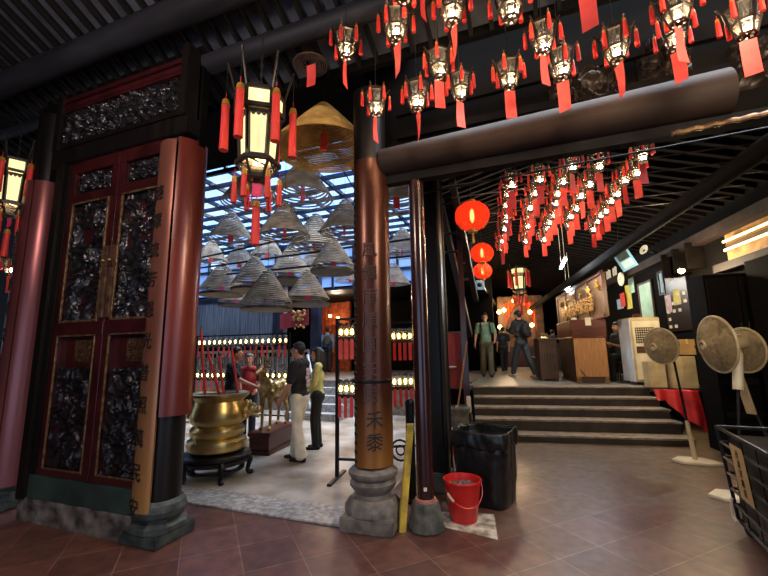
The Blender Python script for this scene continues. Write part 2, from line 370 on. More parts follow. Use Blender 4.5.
for k in range(12): b.bb(-12.5, -1.6, 5.34+.48*k-.03, 5.34+.48*k+.03, 4.92, 5.0)
struct(b.build('trim_2', M['steel']), 'blue steel bars of the courtyard skylight', 'skylight frame')
sl = MB()
for k in range(11):
    for q in range(15):
        if (k*5+q*3) % 4 == 0: continue
        y0 = 5.34+.48*k; x0 = -12.5+.74*q; sl.bb(x0+.03, x0+.71, y0+.03, y0+.45, 5.06, 5.07)
struct(sl.build('window_1', M['skylight']), 'pale blue translucent sheets of the courtyard skylight', 'skylight')
struct(MB().bb(-12.6, -12.5, 3.3, 20, 0, 5.2).build('wall_courtyard', M['darkwall']), 'dark side wall of the courtyard', 'wall')
# back hall platform, steps, wall
struct(MB().bb(-12.5, -1.35, 9.6, 15, 0, .85).build('floor_back_hall', M['stone']), 'raised stone platform at the back of the courtyard', 'floor')
b = MB()
for k in range(4): b.bb(-5.75, -4.3, 8.4+.3*k, 9.6, .17*k, .17*(k+1))
struct(b.build('courtyard_steps', M['granite']), 'pale stone steps rising to the back hall', 'steps')
struct(MB().bb(-12, -1.2, 15, 15.1, .0, 5.1).build('wall_back', M['darkwall']), 'black back wall of the far hall', 'wall')
# right hall shell (in its own turned frame)
def R(b, *a, **k): b.bb(*a, mx=MR, **k); return b
st = [(0, .12), (.36, .32), (.72, .48), (1.08, .64), (1.44, .82)]
b = MB(); e = MB()
for i, (v, z) in enumerate(st):
    v1 = st[i+1][0] if i < 4 else 14
    zb = st[i-1][1] if i else 0
    R(b, -.02, 3.42, v, (v1+.2 if i < 4 else 2.0), 0, z-.03)
    R(e, -.02, 3.44, v-.015, (v1+.0 if i < 4 else 1.7), z-.03, z)
ss = empty('stairs', PO, 0)
a = b.build('stair_body', M['stepstone']); a.parent = ss; a.matrix_parent_inverse = Matrix.Translation(-PO)
a = e.build('pale_tread', M['stepstrip']); a.parent = ss; a.matrix_parent_inverse = Matrix.Translation(-PO)
tag(ss, 'five dark stone steps with pale treads up to the side hall', 'stairs', None, 'structure')
struct(R(MB(), -.3, 6, 1.7, 14, .7, .815).build('floor_platform', M['platform']), 'grey stone floor of the raised side hall', 'floor')
struct(R(MB(), 4.5, 4.62, -7, 14, 0, 6).build('wall_right', M['darkwall']), 'dark right wall hung with notices', 'wall')
struct(R(MB(), -.6, 4.5, 12.6, 12.7, .8, 6.5).build('wall_altar', M['darkwall']), 'black wall behind the far altar', 'wall')
struct(R(MB(), -.42, -.3, 1.4, 12.6, 0, 5.2).build('wall_middle', M['darkwall']), 'dark wall left of the raised side hall', 'wall')
# right hall roof: two slopes, ridge along the hall
b = MB(); rb = MB()
def rsl(u): return 5.0-(u-1.2)*.28 if u > 1.2 else 5.0-(1.2-u)*.3
for u0, u1 in ((-.6, 1.2), (1.2, 4.8)):
    P = [rh(u0, -3.6, rsl(u0)+.06), rh(u1, -3.6, rsl(u1)+.06), rh(u1, 12.7, rsl(u1)+.06), rh(u0, 12.7, rsl(u0)+.06)]
    b.poly(P, (0, 0, .1))
    for k in range(60):
        v = -3.5+k*.27; rb.bar(rh(u0, v, rsl(u0)+.02), rh(u1, v, rsl(u1)+.02), .08, .07)
struct(b.build('ceiling_side_hall', M['darkwall']), 'near-black roof of the side hall', 'ceiling')
struct(rb.build('trim_3', M['darkbrown']), 'brown rafters under the side hall roof', 'rafters')
struct(MB().cyl(rh(2.8, -3.7, 3.46), rh(2.8, 12, 3.46), .1, n=18).build('side_hall_purlin', M['darkwall'], smooth=True), 'long round purlin sloping away over the counter', 'beam')
pa = upl(768, 204, 4.4); zt = pa.z
struct(MB().bb(4.3, 4.5, -6, 11, zt-.14, zt+.06, mx=MR).build('trim_4', M['log']), 'long dark beam along the top of the notice wall', 'beam')
# lintel log over the passage
c0 = yp(383, 164, 3.66); c1 = yp(727, 93, 3.66)
struct(MB().cyl(c0, c1, .15, .19, n=32).build('lintel_beam', M['log'], smooth=True), 'long thick brown log beam over the side passage', 'beam')
b = MB(); b.bar(yp(385, 182, 3.7), yp(800, 110, 3.7), .1, .1)
struct(b.build('trim_5', M['rafter']), 'flat dark plank under the log beam', 'beam')
b = MB(); b.tube([Vector((yp(672, 134, 3.6))).lerp(yp(800, 106, 3.6), k/20)+Vector((0, 0, .006*math.sin(k*2.1))) for k in range(21)], .022)
struct(b.build('trim_6', M['gilt'], smooth=True), 'pale twisted trim under the right end of the beam', 'trim')
b = MB(); b.bb(-1.6, 5.2, 3.8, 3.86, 3.45, 5.1)
struct(b.build('wall_lintel', M['darkwall']), 'dark board above the log beam', 'wall')

def light(name, kind, loc, energy, color, size=.5, rot=None, sy=None):
    l = bpy.data.lights.new(name, kind); l.energy = energy; l.color = color
    if kind == 'AREA': l.size = size; l.shape = 'RECTANGLE' if sy else 'SQUARE'; l.size_y = sy or size
    elif kind == 'SUN': l.angle = size
    else: l.shadow_soft_size = size
    o = bpy.data.objects.new(name, l); COL.objects.link(o); o.location = loc
    if rot: o.rotation_euler = rot
    return o
# ------------------------------------------------------------------ carved relief
def carved(name, x0, x1, z0, z1, y, depth, m, parent, seed, cell=.115, front=True):
    W, Hh = x1-x0, z1-z0
    nu = max(14, int(W/.0095)); nv = max(14, int(Hh/.0095))
    s = 1/cell
    def f(a, c):
        x = x0+a*W; z = z0+c*Hh
        p = Vector((x*s, seed*7.3, z*s))
        w = Vector((noise.noise(p*.6+Vector((3, 1, 5))), 0, noise.noise(p*.6+Vector((9, 4, 2)))))*1.5
        q = p+w
        n1 = 1-abs(noise.noise(q*.9)*1.8); n2 = 1-abs(noise.noise(q*2.0+Vector((5, 5, 5)))*1.6); n3 = noise.noise(p*.45)
        h = max(0., min(1.2, .55*n1*n1+.42*n2*n2+.45*n3))
        ed = min(a*W, (1-a)*W, c*Hh, (1-c)*Hh); h *= min(1, ed/.015)
        return Vector((x, y-depth*h, z))
    b = MB(); b.grid(f, nu, nv)
    return b.build(name, m, parent, smooth=True)

for i_, (xa_, xb_, za_, zb_, lab_) in enumerate(((.35, .95, 3.86, 4.2, 'dark carved block on the log beam under the lantern rows'), (1.1, 1.5, 3.95, 4.3, 'dark carved block near the thick end of the log beam'), (1.75, 2.3, 3.7, 4.1, 'dark carved block beyond the end of the log beam'))):
    o = carved('carved_block', xa_, xb_, za_, zb_, 3.8, .16, M['darkcarve'], None, 21+i_, cell=.11); struct(o, lab_, 'carving')
b = MB(); b.bar((-1.2, 3.74, 4.22), (5.0, 3.74, 4.3), .05, .14); b.bar((-1.2, 3.74, 3.92), (5.0, 3.74, 3.86), .04, .08); struct(b.build('trim_11', M['darkbrown']), 'dark ledges on the board above the log beam', 'trim')
# ---- carved door screen
YD = 2.66
def frame_rect(b, x0, x1, z0, z1, y, w, t):
    b.bb(x0, x1, y-t, y, z0, z0+w); b.bb(x0, x1, y-t, y, z1-w, z1); b.bb(x0, x0+w, y-t, y, z0+w, z1-w); b.bb(x1-w, x1, y-t, y, z0+w, z1-w)
def leaf(xa, xb, pa, pb, label, seed, lockx):
    d = empty('door_leaf', ((xa+xb)/2, YD, .44)); inv = Matrix.Translation((-(xa+xb)/2, -YD, -.44))
    ch = []
    b = MB()
    # stiles and rails around sunk panels
    x0, x1 = pa, pb
    for (za, zb) in ((.44, .5), (1.81, 1.95), (3.28, 3.38), (3.63, 3.77)): b.bb(xa+.005, xb-.005, YD-.006, YD+.05, za, zb)
    b.bb(xa, x0, YD, YD+.06, .44, 3.77); b.bb(x1, xb, YD, YD+.06, .44, 3.77); b.bb(xa+.01, xb-.01, YD+.04, YD+.07, .45, 3.76)
    ch.append(b.build('leaf_frame', M['redwood'], bevel=.004))
    # lower panel keeps a plain red top with engraved writing, then carving
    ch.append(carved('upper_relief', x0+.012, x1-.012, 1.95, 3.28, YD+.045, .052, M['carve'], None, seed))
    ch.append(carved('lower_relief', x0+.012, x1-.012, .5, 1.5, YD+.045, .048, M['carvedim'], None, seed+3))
    ch.append(carved('top_relief', x0+.06, x1-.05, 3.4, 3.61, YD+.03, .06, M['carve'], None, seed+6, cell=.07))
    b = MB(); frame_rect(b, x0, x1, 1.95, 3.28, YD+.012, .022, .022); g = b.build('gilt_border', M['gilt'], bevel=.003); ch.append(g)
    b = MB(); frame_rect(b, x0, x1, .5, 1.82, YD+.012, .016, .02); g = b.build('gilt_border', M['gilt'], bevel=.003); ch.append(g)
    # faint carved verse
    w = x1-x0
    t = text('靈昭日月\n德配乾坤\n恩流四海\n澤被羣生', .062, M['gilt'], 'carved_verse', None, Matrix.Translation((x0+w*.62, YD+.036, 1.655)) @ FRONT, ext=.002, space=.9); ch.append(t)
    b = MB(); b.bb(lockx-.028, lockx+.028, YD-.02, YD+.01, 1.98, 2.5, bev=.006); b.bb(lockx-.034, lockx+.034, YD-.03, YD+.01, 2.5, 2.72, bev=.006); ch.append(b.build('lock_plate', M['lockbrass']))
    b = MB(); b.lathe([(.0, 0), (.016, .004), (.02, .018), (.012, .03), (0, .032)], 14); k = b.build('lock_knob', M['brass'], smooth=True)
    k.data.transform(Matrix.Translation((lockx, YD-.03, 2.56)) @ Matrix.Rotation(PI/2, 4, 'X')); 
    for o in ch: o.parent = d; o.matrix_parent_inverse = inv
    k.parent = ch[-1]
    tag(d, label, 'door', 'carved door leaves')
leaf(-4.74, -3.965, -4.66, -4.07, 'left leaf of the dark red carved double door, farther from the bright courtyard', 1, -4.01)
leaf(-3.955, -3.25, -3.88, -3.33, 'right leaf of the dark red carved double door, next to the column with gold couplet', 2, -3.915)
b = MB(); b.bb(-4.88, -3.3, YD+.0, YD+.14, .2, .44); struct(b.build('trim_7', M['green'], bevel=.01), 'green painted board under the carved doors', 'sill')
b = MB(); b.grid(lambda a, c: Vector((-4.95+1.6*a, YD-.01+.012*noise.noise(Vector((a*9, c*3, 1))), .22*c)), 60, 10); b.bb(-4.95, -3.35, YD, YD+.14, 0, .2)
struct(b.build('trim_8', M['plaster']), 'stained flaking plaster plinth under the green door board', 'plinth')
b = MB(); b.bb(-4.96, -4.84, YD-.04, YD+.16, .2, 3.8, bev=.012); b.bb(-4.83, -4.75, YD-.01, YD+.1, .44, 3.8, bev=.01); b.bb(-3.3, -3.2, YD, YD+.12, .2, 3.8); struct(b.build('door_jamb', M['blackwood']), 'black lacquered jamb left of the carved doors', 'door jamb')
b = MB(); b.bb(-5.1, -3.0, YD-.03, YD+.14, 3.77, 3.97, bev=.01); struct(b.build('door_lintel', M['blackwood']), 'black lintel between carved doors and carved transom', 'lintel')
tr = empty('carved_transom', (-4.05, YD, 3.97)); inv = Matrix.Translation((4.05, -YD, -3.97))
ch = [carved('transom_relief', -4.92, -3.12, 4.02, 4.42, YD, .07, M['carve'], None, 11, cell=.075)]
b = MB(); b.bb(-5.02, -3.05, YD, YD+.1, 3.98, 4.62); ch.append(b.build('transom_board', M['blackwood']))
b = MB(); b.cyl((-4.95, YD-.02, 4.5), (-3.1, YD-.02, 4.5), .035, n=14); b.bb(-4.98, -3.06, YD-.05, YD+.02, 4.55, 4.6); b.bb(-4.98, -3.06, YD-.04, YD, 4.43, 4.455); ch.append(b.build('transom_moulding', M['redwood'], smooth=True))
b = MB(); b.bb(-5.06, -4.95, YD-.06, YD+.1, 3.95, 4.62, bev=.01); b.bb(-3.12, -3.02, YD-.06, YD+.1, 3.95, 4.75, bev=.01); b.bb(-4.95, -3.1, YD-.04, YD, 3.97, 4.02); ch.append(b.build('transom_frame', M['blackwood']))
for o in ch: o.parent = tr; o.matrix_parent_inverse = inv
tag(tr, 'wide black carved transom panel above the red doors', 'carved panel')
b = MB(); b.bb(-12.6, -6.3, 4.25, 4.35, 0, 5.0); struct(b.build('wall_dark_backing', M['darkwall']), 'added dark sheet closing the shaded depth beyond the left column', 'wall')  # added sheet that keeps the depth past the left column dark
b = MB(); b.bb(-5.7, -3.0, YD+.12, YD+.2, 3.7, 5.0); struct(b.build('wall_over_door', M['darkwall']), 'dark wall over the carved transom', 'wall')

# ---- columns with curved couplet boards
def couplet_mat(name, top, bot, z0, z1, metal=.5, rough=.3):
    m = mat(name, top, rough, metal, scale=8, stretch=(1, 1, .25), bump=.08)
    nt = m.node_tree; b = nt.nodes['Principled BSDF']
    rp = [n for n in nt.nodes if n.type == 'VALTORGB'][0]; tc = [n for n in nt.nodes if n.type == 'TEX_COORD'][0]
    s = nt.nodes.new('ShaderNodeSeparateXYZ'); nt.links.new(tc.outputs['Object'], s.inputs[0])
    no = [n for n in nt.nodes if n.type == 'TEX_NOISE'][0]
    ad = nt.nodes.new('ShaderNodeMath'); ad.operation = 'MULTIPLY_ADD'; ad.inputs[1].default_value = .5; nt.links.new(no.outputs['Fac'], ad.inputs[0]); nt.links.new(s.outputs['Z'], ad.inputs[2])
    mr = nt.nodes.new('ShaderNodeMapRange'); mr.inputs[1].default_value = z0; mr.inputs[2].default_value = z1; nt.links.new(ad.outputs[0], mr.inputs['Value'])
    mx = nt.nodes.new('ShaderNodeMix'); mx.data_type = 'RGBA'; nt.links.new(mr.outputs[0], mx.inputs[0]); mx.inputs[6].default_value = srgb(*bot); nt.links.new(rp.outputs['Color'], mx.inputs[7])
    nt.links.new(mx.outputs[2], b.inputs['Base Color']); return m
M['coupletA'] = couplet_mat('couplet_gold_pink', (150, 92, 76), (196, 146, 84), .2, 1.9)
M['coupletB'] = couplet_mat('couplet_redbrown', (116, 46, 32), (88, 38, 35), 1.0, 2.4, .15, .28)
M['coupletC'] = couplet_mat('couplet_worn_gold', (84, 45, 31), (196, 136, 70), .35, 1.45)
M['coupletD'] = couplet_mat('couplet_rose', (124, 66, 66), (150, 92, 92), .2, 2.5)
def arcboard(c, r, a0, a1, z0, z1, t=.03, n=24):
    b = MB()
    for (q0, q1) in ((0, 1),):
        ang = [a0+(a1-a0)*k/n for k in range(n+1)]
        pts = [Vector((c[0]+r*math.cos(a), c[1]+r*math.sin(a), z0)) for a in ang] + [Vector((c[0]+(r-t)*math.cos(a), c[1]+(r-t)*math.sin(a), z0)) for a in reversed(ang)]
        v = [b.bm.verts.new(p) for p in pts]; w = [b.bm.verts.new(p+Vector((0, 0, z1-z0))) for p in pts]; N = len(v)
        for i in range(N): b.bm.faces.new((v[i], v[(i+1) % N], w[(i+1) % N], w[i]))
        for L in (v, w):
            for i in range(n): b.bm.faces.new((L[i], L[i+1], L[N-2-i], L[N-1-i]))
    return b
def arctext(chars, c, r, ang, ztop, size, step, m, parent, inv, name='couplet_character'):
    for i, chh in enumerate(chars):
        mx = Matrix.Translation((c[0]+r*math.cos(ang), c[1]+r*math.sin(ang), ztop-i*step)) @ Matrix.Rotation(ang+PI/2, 4, 'Z') @ FRONT
        o = text(chh, size, m, name, None, mx, ext=.004); o.parent = parent
def stone_base(b, cx, cy, hw, rz=0.):
    # square foot, stepped block, fluted cushion
    b.box((cx, cy, .05), (hw*2, hw*2, .1), Matrix.Rotation(rz, 3, 'Z'), bev=.012)
    b.lathe([(hw*1.12, .1), (hw*1.12, .14), (hw*.86, .17), (hw*.84, .2)], 8, (cx, cy, 0), phase=PI/8+rz)
    b.lathe([(hw*.9, .19), (hw*1.02, .22), (hw*1.05, .26), (hw*.98, .31), (hw*.86, .34)], 40, (cx, cy, 0))
# column right of the doors
def door_column(cx, cy, label, boards, name='stone_footed_column'):
    root = empty(name, (cx, cy, 0)); inv = Matrix.Translation((-cx, -cy, 0)); P = []
    b = MB(); stone_base(b, cx, cy, .215); P.append(b.build('stone_foot', M['stonegreen']))
    b = MB(); b.lathe([(.17, .34), (.17, 4.62)], 24, (cx, cy, 0)); P.append(b.build('shaft', M['blackwood'], smooth=True))
    for o in P: o.parent = root; o.matrix_parent_inverse = inv
    for (a0, a1, z0, z1, r, m, chars, ca, ztop, size, step) in boards:
        bo = arcboard((cx, cy), r, math.radians(a0), math.radians(a1), z0, z1).build('couplet_board', m, smooth=True); bo.parent = root; bo.matrix_parent_inverse = inv
        if chars: arctext(chars, (cx, cy), r+.001, math.radians(ca), ztop, size, step, M['ink'], bo, inv)
    tag(root, label, 'column', 'dark columns by the carved doors', 'structure')
door_column(-3.24, 2.83, 'black column right of the doors with gold and red curved couplet boards',
    [(-155, -62, .27, 3.72, .225, M['coupletA'], '德澤流芳恩光普照萬民安', -103, 3.15, .165, .285), (-56, 22, 1.06, 3.74, .235, M['coupletB'], None, 0, 0, 0, 0)])
door_column(-5.52, 2.86, 'black column at the left frame edge with a rose couplet board',
    [(-150, -66, .27, 3.7, .225, M['coupletD'], '英靈顯赫護國庇民聖澤長', -108, 3.3, .16, .29), (-60, 20, .24, 3.7, .235, M['coupletD'], None, 0, 0, 0, 0)])
# middle column
cx, cy = -1.5, 3.68
root = empty('round_column', (cx, cy, 0)); inv = Matrix.Translation((-cx, -cy, 0)); P = []
b = MB(); b.box((cx, cy, .065), (.5, .5, .13), Matrix.Rotation(math.radians(5), 3, 'Z'), bev=.01)
b.lathe([(.27, .13), (.27, .19), (.215, .26)], 8, (cx, cy, 0), phase=PI/8)
b.lathe([(.17, .24), (.165, .29), (.2, .33), (.222, .36), (.222, .385), (.2, .405), (.195, .415), (.215, .43), (.235, .455), (.235, .485), (.2, .515), (.175, .525)], 40, (cx, cy, 0)); P.append(b.build('stone_foot', M['stone'], smooth=True))
b = MB(); b.lathe([(.175, .52), (.175, 4.45)], 36, (cx, cy, 0)); P.append(b.build('shaft', M['blackwood'], smooth=True))
bo = arcboard((cx, cy), .2, math.radians(-118), math.radians(12), .54, 3.6).build('couplet_board', M['coupletC'], smooth=True); P.append(bo)
b = MB()
for k in range(36):         # nibbled dark border along the left edge
    a = math.radians(-120); z = .6+k*.08; b.sph((cx+.195*math.cos(a), cy+.195*math.sin(a), z), .02, (1, 1, 1.4), 8)
P.append(b.build('board_border', M['blackwood'], smooth=True))
b = MB(); b.lathe([(.2, 1.3), (.204, 1.31), (.204, 1.33), (.2, 1.34)], 36, (cx, cy, 0)); P.append(b.build('black_strap', M['blackmetal'], smooth=True))
for o in P: o.parent = root; o.matrix_parent_inverse = inv
M['fadedink'] = mat('faded_ink', (74, 42, 30), .5, c2=(60, 33, 24), scale=5)
arctext('風調雨順國安民', (cx, cy), .201, math.radians(-72), 2.6, .165, .235, M['fadedink'], bo, inv)
arctext('禾黍', (cx, cy), .201, math.radians(-62), .96, .17, .2, M['ink'], bo, inv)
tag(root, 'red-brown round column with worn gold couplet on grey stone foot', 'column', None, 'structure')
def adopt(root, objs):
    inv = root.matrix_basis.inverted()
    for o in objs:
        o.parent = root; o.matrix_parent_inverse = inv
    return root
def thing(name, loc, objs, label, cat, group=None, rz=0.):
    r = empty(name, loc, rz); adopt(r, objs); tag(r, label, cat, group); return r
# ------------------------------------------------------------------ foreground middle
# pole in a concrete foot
px, py_ = -1.0, 3.73
a = MB().cyl((px, py_, .2), (px, py_, 3.4), .078, n=24).build('pole_shaft', M['maroon'], smooth=True)
b = MB(); b.lathe([(.165, 0), (.17, .02), (.135, .2), (.125, .235), (.085, .24)], 9, (px, py_, 0)); f_ = b.build('concrete_foot', M['concrete'], bevel=.01)
b = MB(); b.lathe([(.081, .235), (.1, .24), (.098, .262), (.08, .268)], 24, (px, py_, 0)); g = b.build('pink_rim', M['pinkstone'], smooth=True)
d_ = (Vector((0, 0, 0))-Vector((px, py_, 0))).normalized()
b = MB(); b.box((px+d_.x*.08, py_+d_.y*.08, .36), (.03, .012, .03), Matrix.Rotation(math.atan2(d_.y, d_.x)+PI/2, 3, 'Z')); w = b.build('white_tag', M['paper'])
thing('round_pole', (px, py_, 0), [a, f_, g, w], 'dark maroon round pole standing in a mossy concrete foot', 'pole')
# second, thicker dark post behind (black mouldings)
q = Vector((-1.12, 4.78, 0))
b = MB(); b.bb(q.x-.14, q.x+.14, q.y-.14, q.y+.14, 0, 4.35, bev=.02)
for sx, sy in ((-1, -1), (1, -1), (1, 1), (-1, 1)): b.cyl((q.x+sx*.13, q.y+sy*.13, .0), (q.x+sx*.13, q.y+sy*.13, 4.35), .03, n=12)
a = b.build('post_shaft', M['blackwood'])
b = MB(); b.bb(q.x-.19, q.x+.19, q.y-.19, q.y+.19, 0, .22, bev=.02); f_ = b.build('post_foot', M['stonegreen'])
thing('square_post', q, [a, f_], 'square black post with corner beads behind the maroon pole', 'post')
# bollard with scroll
bp_ = Vector((-1.32, 4.35, 0))
b = MB(); b.cyl(bp_, bp_+Vector((0, 0, 1.02)), .05, n=20); b.sph(bp_+Vector((0, 0, 1.02)), .056, n=16); a = b.build('bollard_shaft', M['blackmetal'], smooth=True)
b = MB(); b.tube([bp_+Vector((-.13+.11*math.cos(t*PI/8), .03, .5+.11*math.sin(t*PI/8))) for t in range(16)], .012, closed=True); b.tube([bp_+Vector((-.13+.05*math.cos(t*PI/8), .03, .5+.05*math.sin(t*PI/8))) for t in range(16)], .01, closed=True); c = b.build('iron_scroll', M['blackmetal'], smooth=True)
b = MB(); b.cyl(bp_, bp_+Vector((0, 0, .03)), .13, n=24); d = b.build('bollard_foot', M['blackmetal'], smooth=True)
thing('bollard', bp_, [a, c, d], 'round-topped black iron bollard with a scroll beside the grey stone column', 'bollard')
# yellow folded board leaning between
p0 = fl(402.5, 533); top = rad(411, 426, (-1.1, 3.85, 0)); top = Vector((top.x, top.y, top.z))
dirn = (top-p0); sd = Vector((.9, .3, 0)).normalized()
b = MB(); b.poly([p0+sd*.03, p0-sd*.03, top-sd*.03, top+sd*.03], Vector((-.01, .03, 0))); a = b.build('front_panel', M['yellow'], bevel=.004)
b = MB(); o3 = Vector((-.03, .055, 0)); b.poly([p0+sd*.03+o3, p0-sd*.03+o3, top-sd*.03+o3*.7, top+sd*.03+o3*.7], Vector((-.01, .025, 0))); c = b.build('rear_panel', M['yellow'], bevel=.004)
b = MB(); b.cyl(top-sd*.035+o3*.5, top+sd*.035+o3*.5, .018, n=12); d = b.build('hinge_bar', M['yellow'], smooth=True)
thing('floor_sign', p0, [a, c, d], 'folded yellow floor sign leaning upright beside the stone column foot', 'sign')
# red bucket
bk = fl(464, 520); bk.z = 0
b = MB(); b.lathe([(.0, .006), (.115, .006), (.12, .0), (.128, .01), (.172, .35), (.185, .352), (.187, .368), (.182, .376), (.168, .372), (.16, .34), (.118, .03), (0, .03)], 40, bk); a = b.build('bucket_body', M['redplastic'], smooth=True)
b = MB(); b.grid(lambda x, y: bk+Vector((.158*y*math.cos(2*PI*x), .158*y*math.sin(2*PI*x), .31+.03*noise.noise(Vector((math.cos(2*PI*x)*y*3, math.sin(2*PI*x)*y*3, 2))))), 32, 8); c = b.build('ash_fill', M['ash'], smooth=True)
b = MB(); hp = []
for k in range(17):
    t = PI*k/16; hp.append(bk+Vector((.178*math.cos(t)*1.04+.0, -.178*math.sin(t)*.98*1.04, .335-.17*math.sin(t))))
rm = Matrix.Translation(bk) @ Matrix.Rotation(math.radians(28), 4, 'Z') @ Matrix.Translation(-bk)
hp = [rm @ p for p in hp]
b.tube(hp, .005, 8); d = b.build('wire_handle', M['redplastic'], smooth=True)
b = MB(); b.tube([hp[12].lerp(hp[13], .0), hp[13], hp[14]], .012, 10); e = b.build('white_grip', M['white'], smooth=True); e.parent = d
bkt = thing('bucket', bk, [a, c, d], 'red plastic bucket of dark ash standing in front of the black bin', 'bucket')
# pale sheet under the bucket
s0 = [fl(436, 512, 0), fl(494, 515, 0), fl(498, 540, 0), fl(446, 528, 0)]
b = MB(); b.poly([p+Vector((0, 0, .001)) for p in s0], (0, 0, .005)); o = b.build('cardboard_sheet', mat('dirty_white_sheet', (214, 206, 190), .7, c2=(120, 108, 92), scale=11, detail=9)); tag(o, 'dirty white sheet lying under the red bucket', 'sheet')
bkt.location.z += 0  
for o in bkt.children: pass
# black bin with liner
g0 = fl(457, 482); g1 = fl(512, 508)
bc = Vector((-.55, 4.62, 0)); hw, hd, hh = .29, .27, .73; rz = math.radians(-14)
bm_ = Matrix.Translation(bc) @ Matrix.Rotation(rz, 4, 'Z')
def sq(t, hw, hd, rr):      # rounded-square outline
    a = t*2*PI; c, s = math.cos(a), math.sin(a); k = 1/((abs(c)**6+abs(s)**6)**(1/6)); return Vector((hw*c*k, hd*s*k, 0))
def bag(t, v):
    z = hh*v; f = .90+.10*v; p = sq(t, hw*f, hd*f, 0)
    w = .026*noise.noise(Vector((p.x*8, p.y*8, z*2.4)))+.02*abs(noise.noise(Vector((p.x*16, p.y*16, z*5))))+.008*noise.noise(Vector((p.x*40, p.y*40, z*14)))
    if .78 < v < .86: w -= .012
    p *= (1+w*2.6*(.3+v)); p.z = z+(.02*noise.noise(Vector((t*14, 0, 4))) if v > .97 else 0); return bm_ @ p
b = MB(); b.grid(bag, 80, 34)
a = b.build('bin_liner', M['blackplastic'], smooth=True, solid=.006)
def lip(t, v):
    f = 1.03+.05*math.sin(v*PI); p = sq(t, hw*f, hd*f, 0); p *= 1+.1*noise.noise(Vector((p.x*11, p.y*11, 3+v)))+.03*noise.noise(Vector((p.x*30, p.y*30, v*3))); p.z = hh+.012-.16*v*(1+.6*noise.noise(Vector((p.x*9, p.y*9, 1))))+.02*noise.noise(Vector((t*14, 0, 4))); return bm_ @ p
b = MB(); b.grid(lip, 80, 8); c = b.build('folded_rim', M['blackplastic'], smooth=True, solid=.005)
b = MB(); b.grid(lambda t, v: bm_ @ (sq(t, hw*.97*(1-v*.9), hd*.97*(1-v*.9), 0)+Vector((0, 0, .62-.12*v))), 40, 6); d = b.build('liner_inside', M['blackplastic'], smooth=True)
thing('rubbish_bin', bc, [a, c, d], 'tall square bin wrapped in a black bin liner behind the red bucket', 'bin')
# small red bucket behind
b2 = fl(450, 452); b2.z = 0
b = MB(); b.lathe([(0, .005), (.15, .005), (.16, 0), (.2, .3), (.22, .31), (.215, .33), (.19, .32), (.15, .03), (0, .03)], 32, b2); a = b.build('tub_body', M['redplastic'], smooth=True)
b = MB(); b.tube([b2+Vector((-.2+.4*k/12, -.2*math.sin(PI*k/12), .31-.12*math.sin(PI*k/12))) for k in range(13)], .006); c = b.build('tub_handle', M['redplastic'], smooth=True)
thing('red_tub', b2, [a, c], 'smaller red tub on the floor between black post and bin', 'tub')
# grey pedal bin with a broom
mb = Vector((-1.22, 6.95, 0))
b = MB(); b.lathe([(.17, 0), (.2, .03), (.2, .1), (.17, .13), (.16, .5), (.19, .58), (.2, .62), (.17, .66), (.17, .6), (.0, .55)], 8, mb, phase=.3); a = b.build('urn_body', M['concrete'], bevel=.01)
b = MB(); b.tube([mb+Vector((.16+.06*math.cos(t*PI/6), 0, .45+.1*math.sin(t*PI/6))) for t in range(12)], .014, closed=True); b.tube([mb+Vector((-.16+.06*math.cos(t*PI/6), 0, .45+.1*math.sin(t*PI/6))) for t in range(12)], .014, closed=True); c = b.build('ring_handle', M['concrete'], smooth=True)
thing('stone_urn', mb, [a, c], 'squat grey stone urn left of the dark steps', 'urn')
t0 = mb+Vector((-.03, -.02, .56)); t1 = rad(467, 341, (-1.1, 7.0)); t1 = Vector((t1.x, t1.y+.0, t1.z))
b = MB(); b.cyl(t0, t1, .014, n=10); a = b.build('broom_handle', M['wood'], smooth=True)
b = MB(); b.lathe([(.03, 0), (.09, -.0), (.05, .12), (.02, .16)], 12, t0-Vector((0, 0, .06))); c = b.build('broom_bristles', M['cardboard'], smooth=True)
thing('broom', t0, [a, c], 'long wooden broom handle standing in the stone urn', 'broom')
# partition with red board, railing beside the steps
b = MB(); b.bb(-1.7, -1.18, 7.75, 7.85, 0, 4.6); struct(b.build('wall_partition', M['darkwall']), 'dark partition behind the stone urn', 'wall')
b = MB(); A = yp(441, 333, 7.7); B = yp(464, 388, 7.7); b.bb(A.x, B.x, 7.68, 7.72, B.z, A.z, bev=.006); a = b.build('board_face', M['redboard'])
b = MB(); frame_rect(b, A.x-.02, B.x+.02, B.z-.02, A.z+.02, 7.7, .03, .03); c = b.build('board_rim', M['redwood'])
thing('red_board', (A.x, 7.7, B.z), [a, c], 'dusty red board hanging on the dark partition above the stone urn', 'board')
b = MB(); pp = yp(446, 368, 7.5); b.lathe([(.0, 0), (.16, .0), (.2, .02), (.2, .03), (.0, .02)], 24, pp); a = b.build('plate_disc', M['paper'], smooth=True)
b = MB(); b.cyl((pp.x, pp.y, 0), pp, .03, n=10); b.cyl((pp.x, pp.y, 0), (pp.x, pp.y, .03), .14, n=16); c = b.build('plate_stand', M['blackmetal'], smooth=True)
thing('offering_stand', (pp.x, pp.y, 0), [a, c], 'white round tray on a black stand before the red board', 'stand')
b = MB()
for v in (-.02, 1.5): b.bb(-.2, -.1, v-.05, v+.05, 0, 4.9 if v < 1 else 2.2, mx=MR)
a = b.build('newel_post', M['redwood'])
b = MB()
for k in range(9):
    v = .1+k*.15; b.bb(-.165, -.135, v, v+.03, .25+.06*k, 1.5+.085*k, mx=MR)
for k in range(5): b.bar(rh(-.15, 0, .3+.28*k), rh(-.15, 1.5, .85+.32*k), .03, .04)
c = b.build('lattice', M['redwood'])
thing('stair_railing', rh(-.15, 0, 0), [a, c], 'dark red lattice railing along the left side of the steps', 'railing')
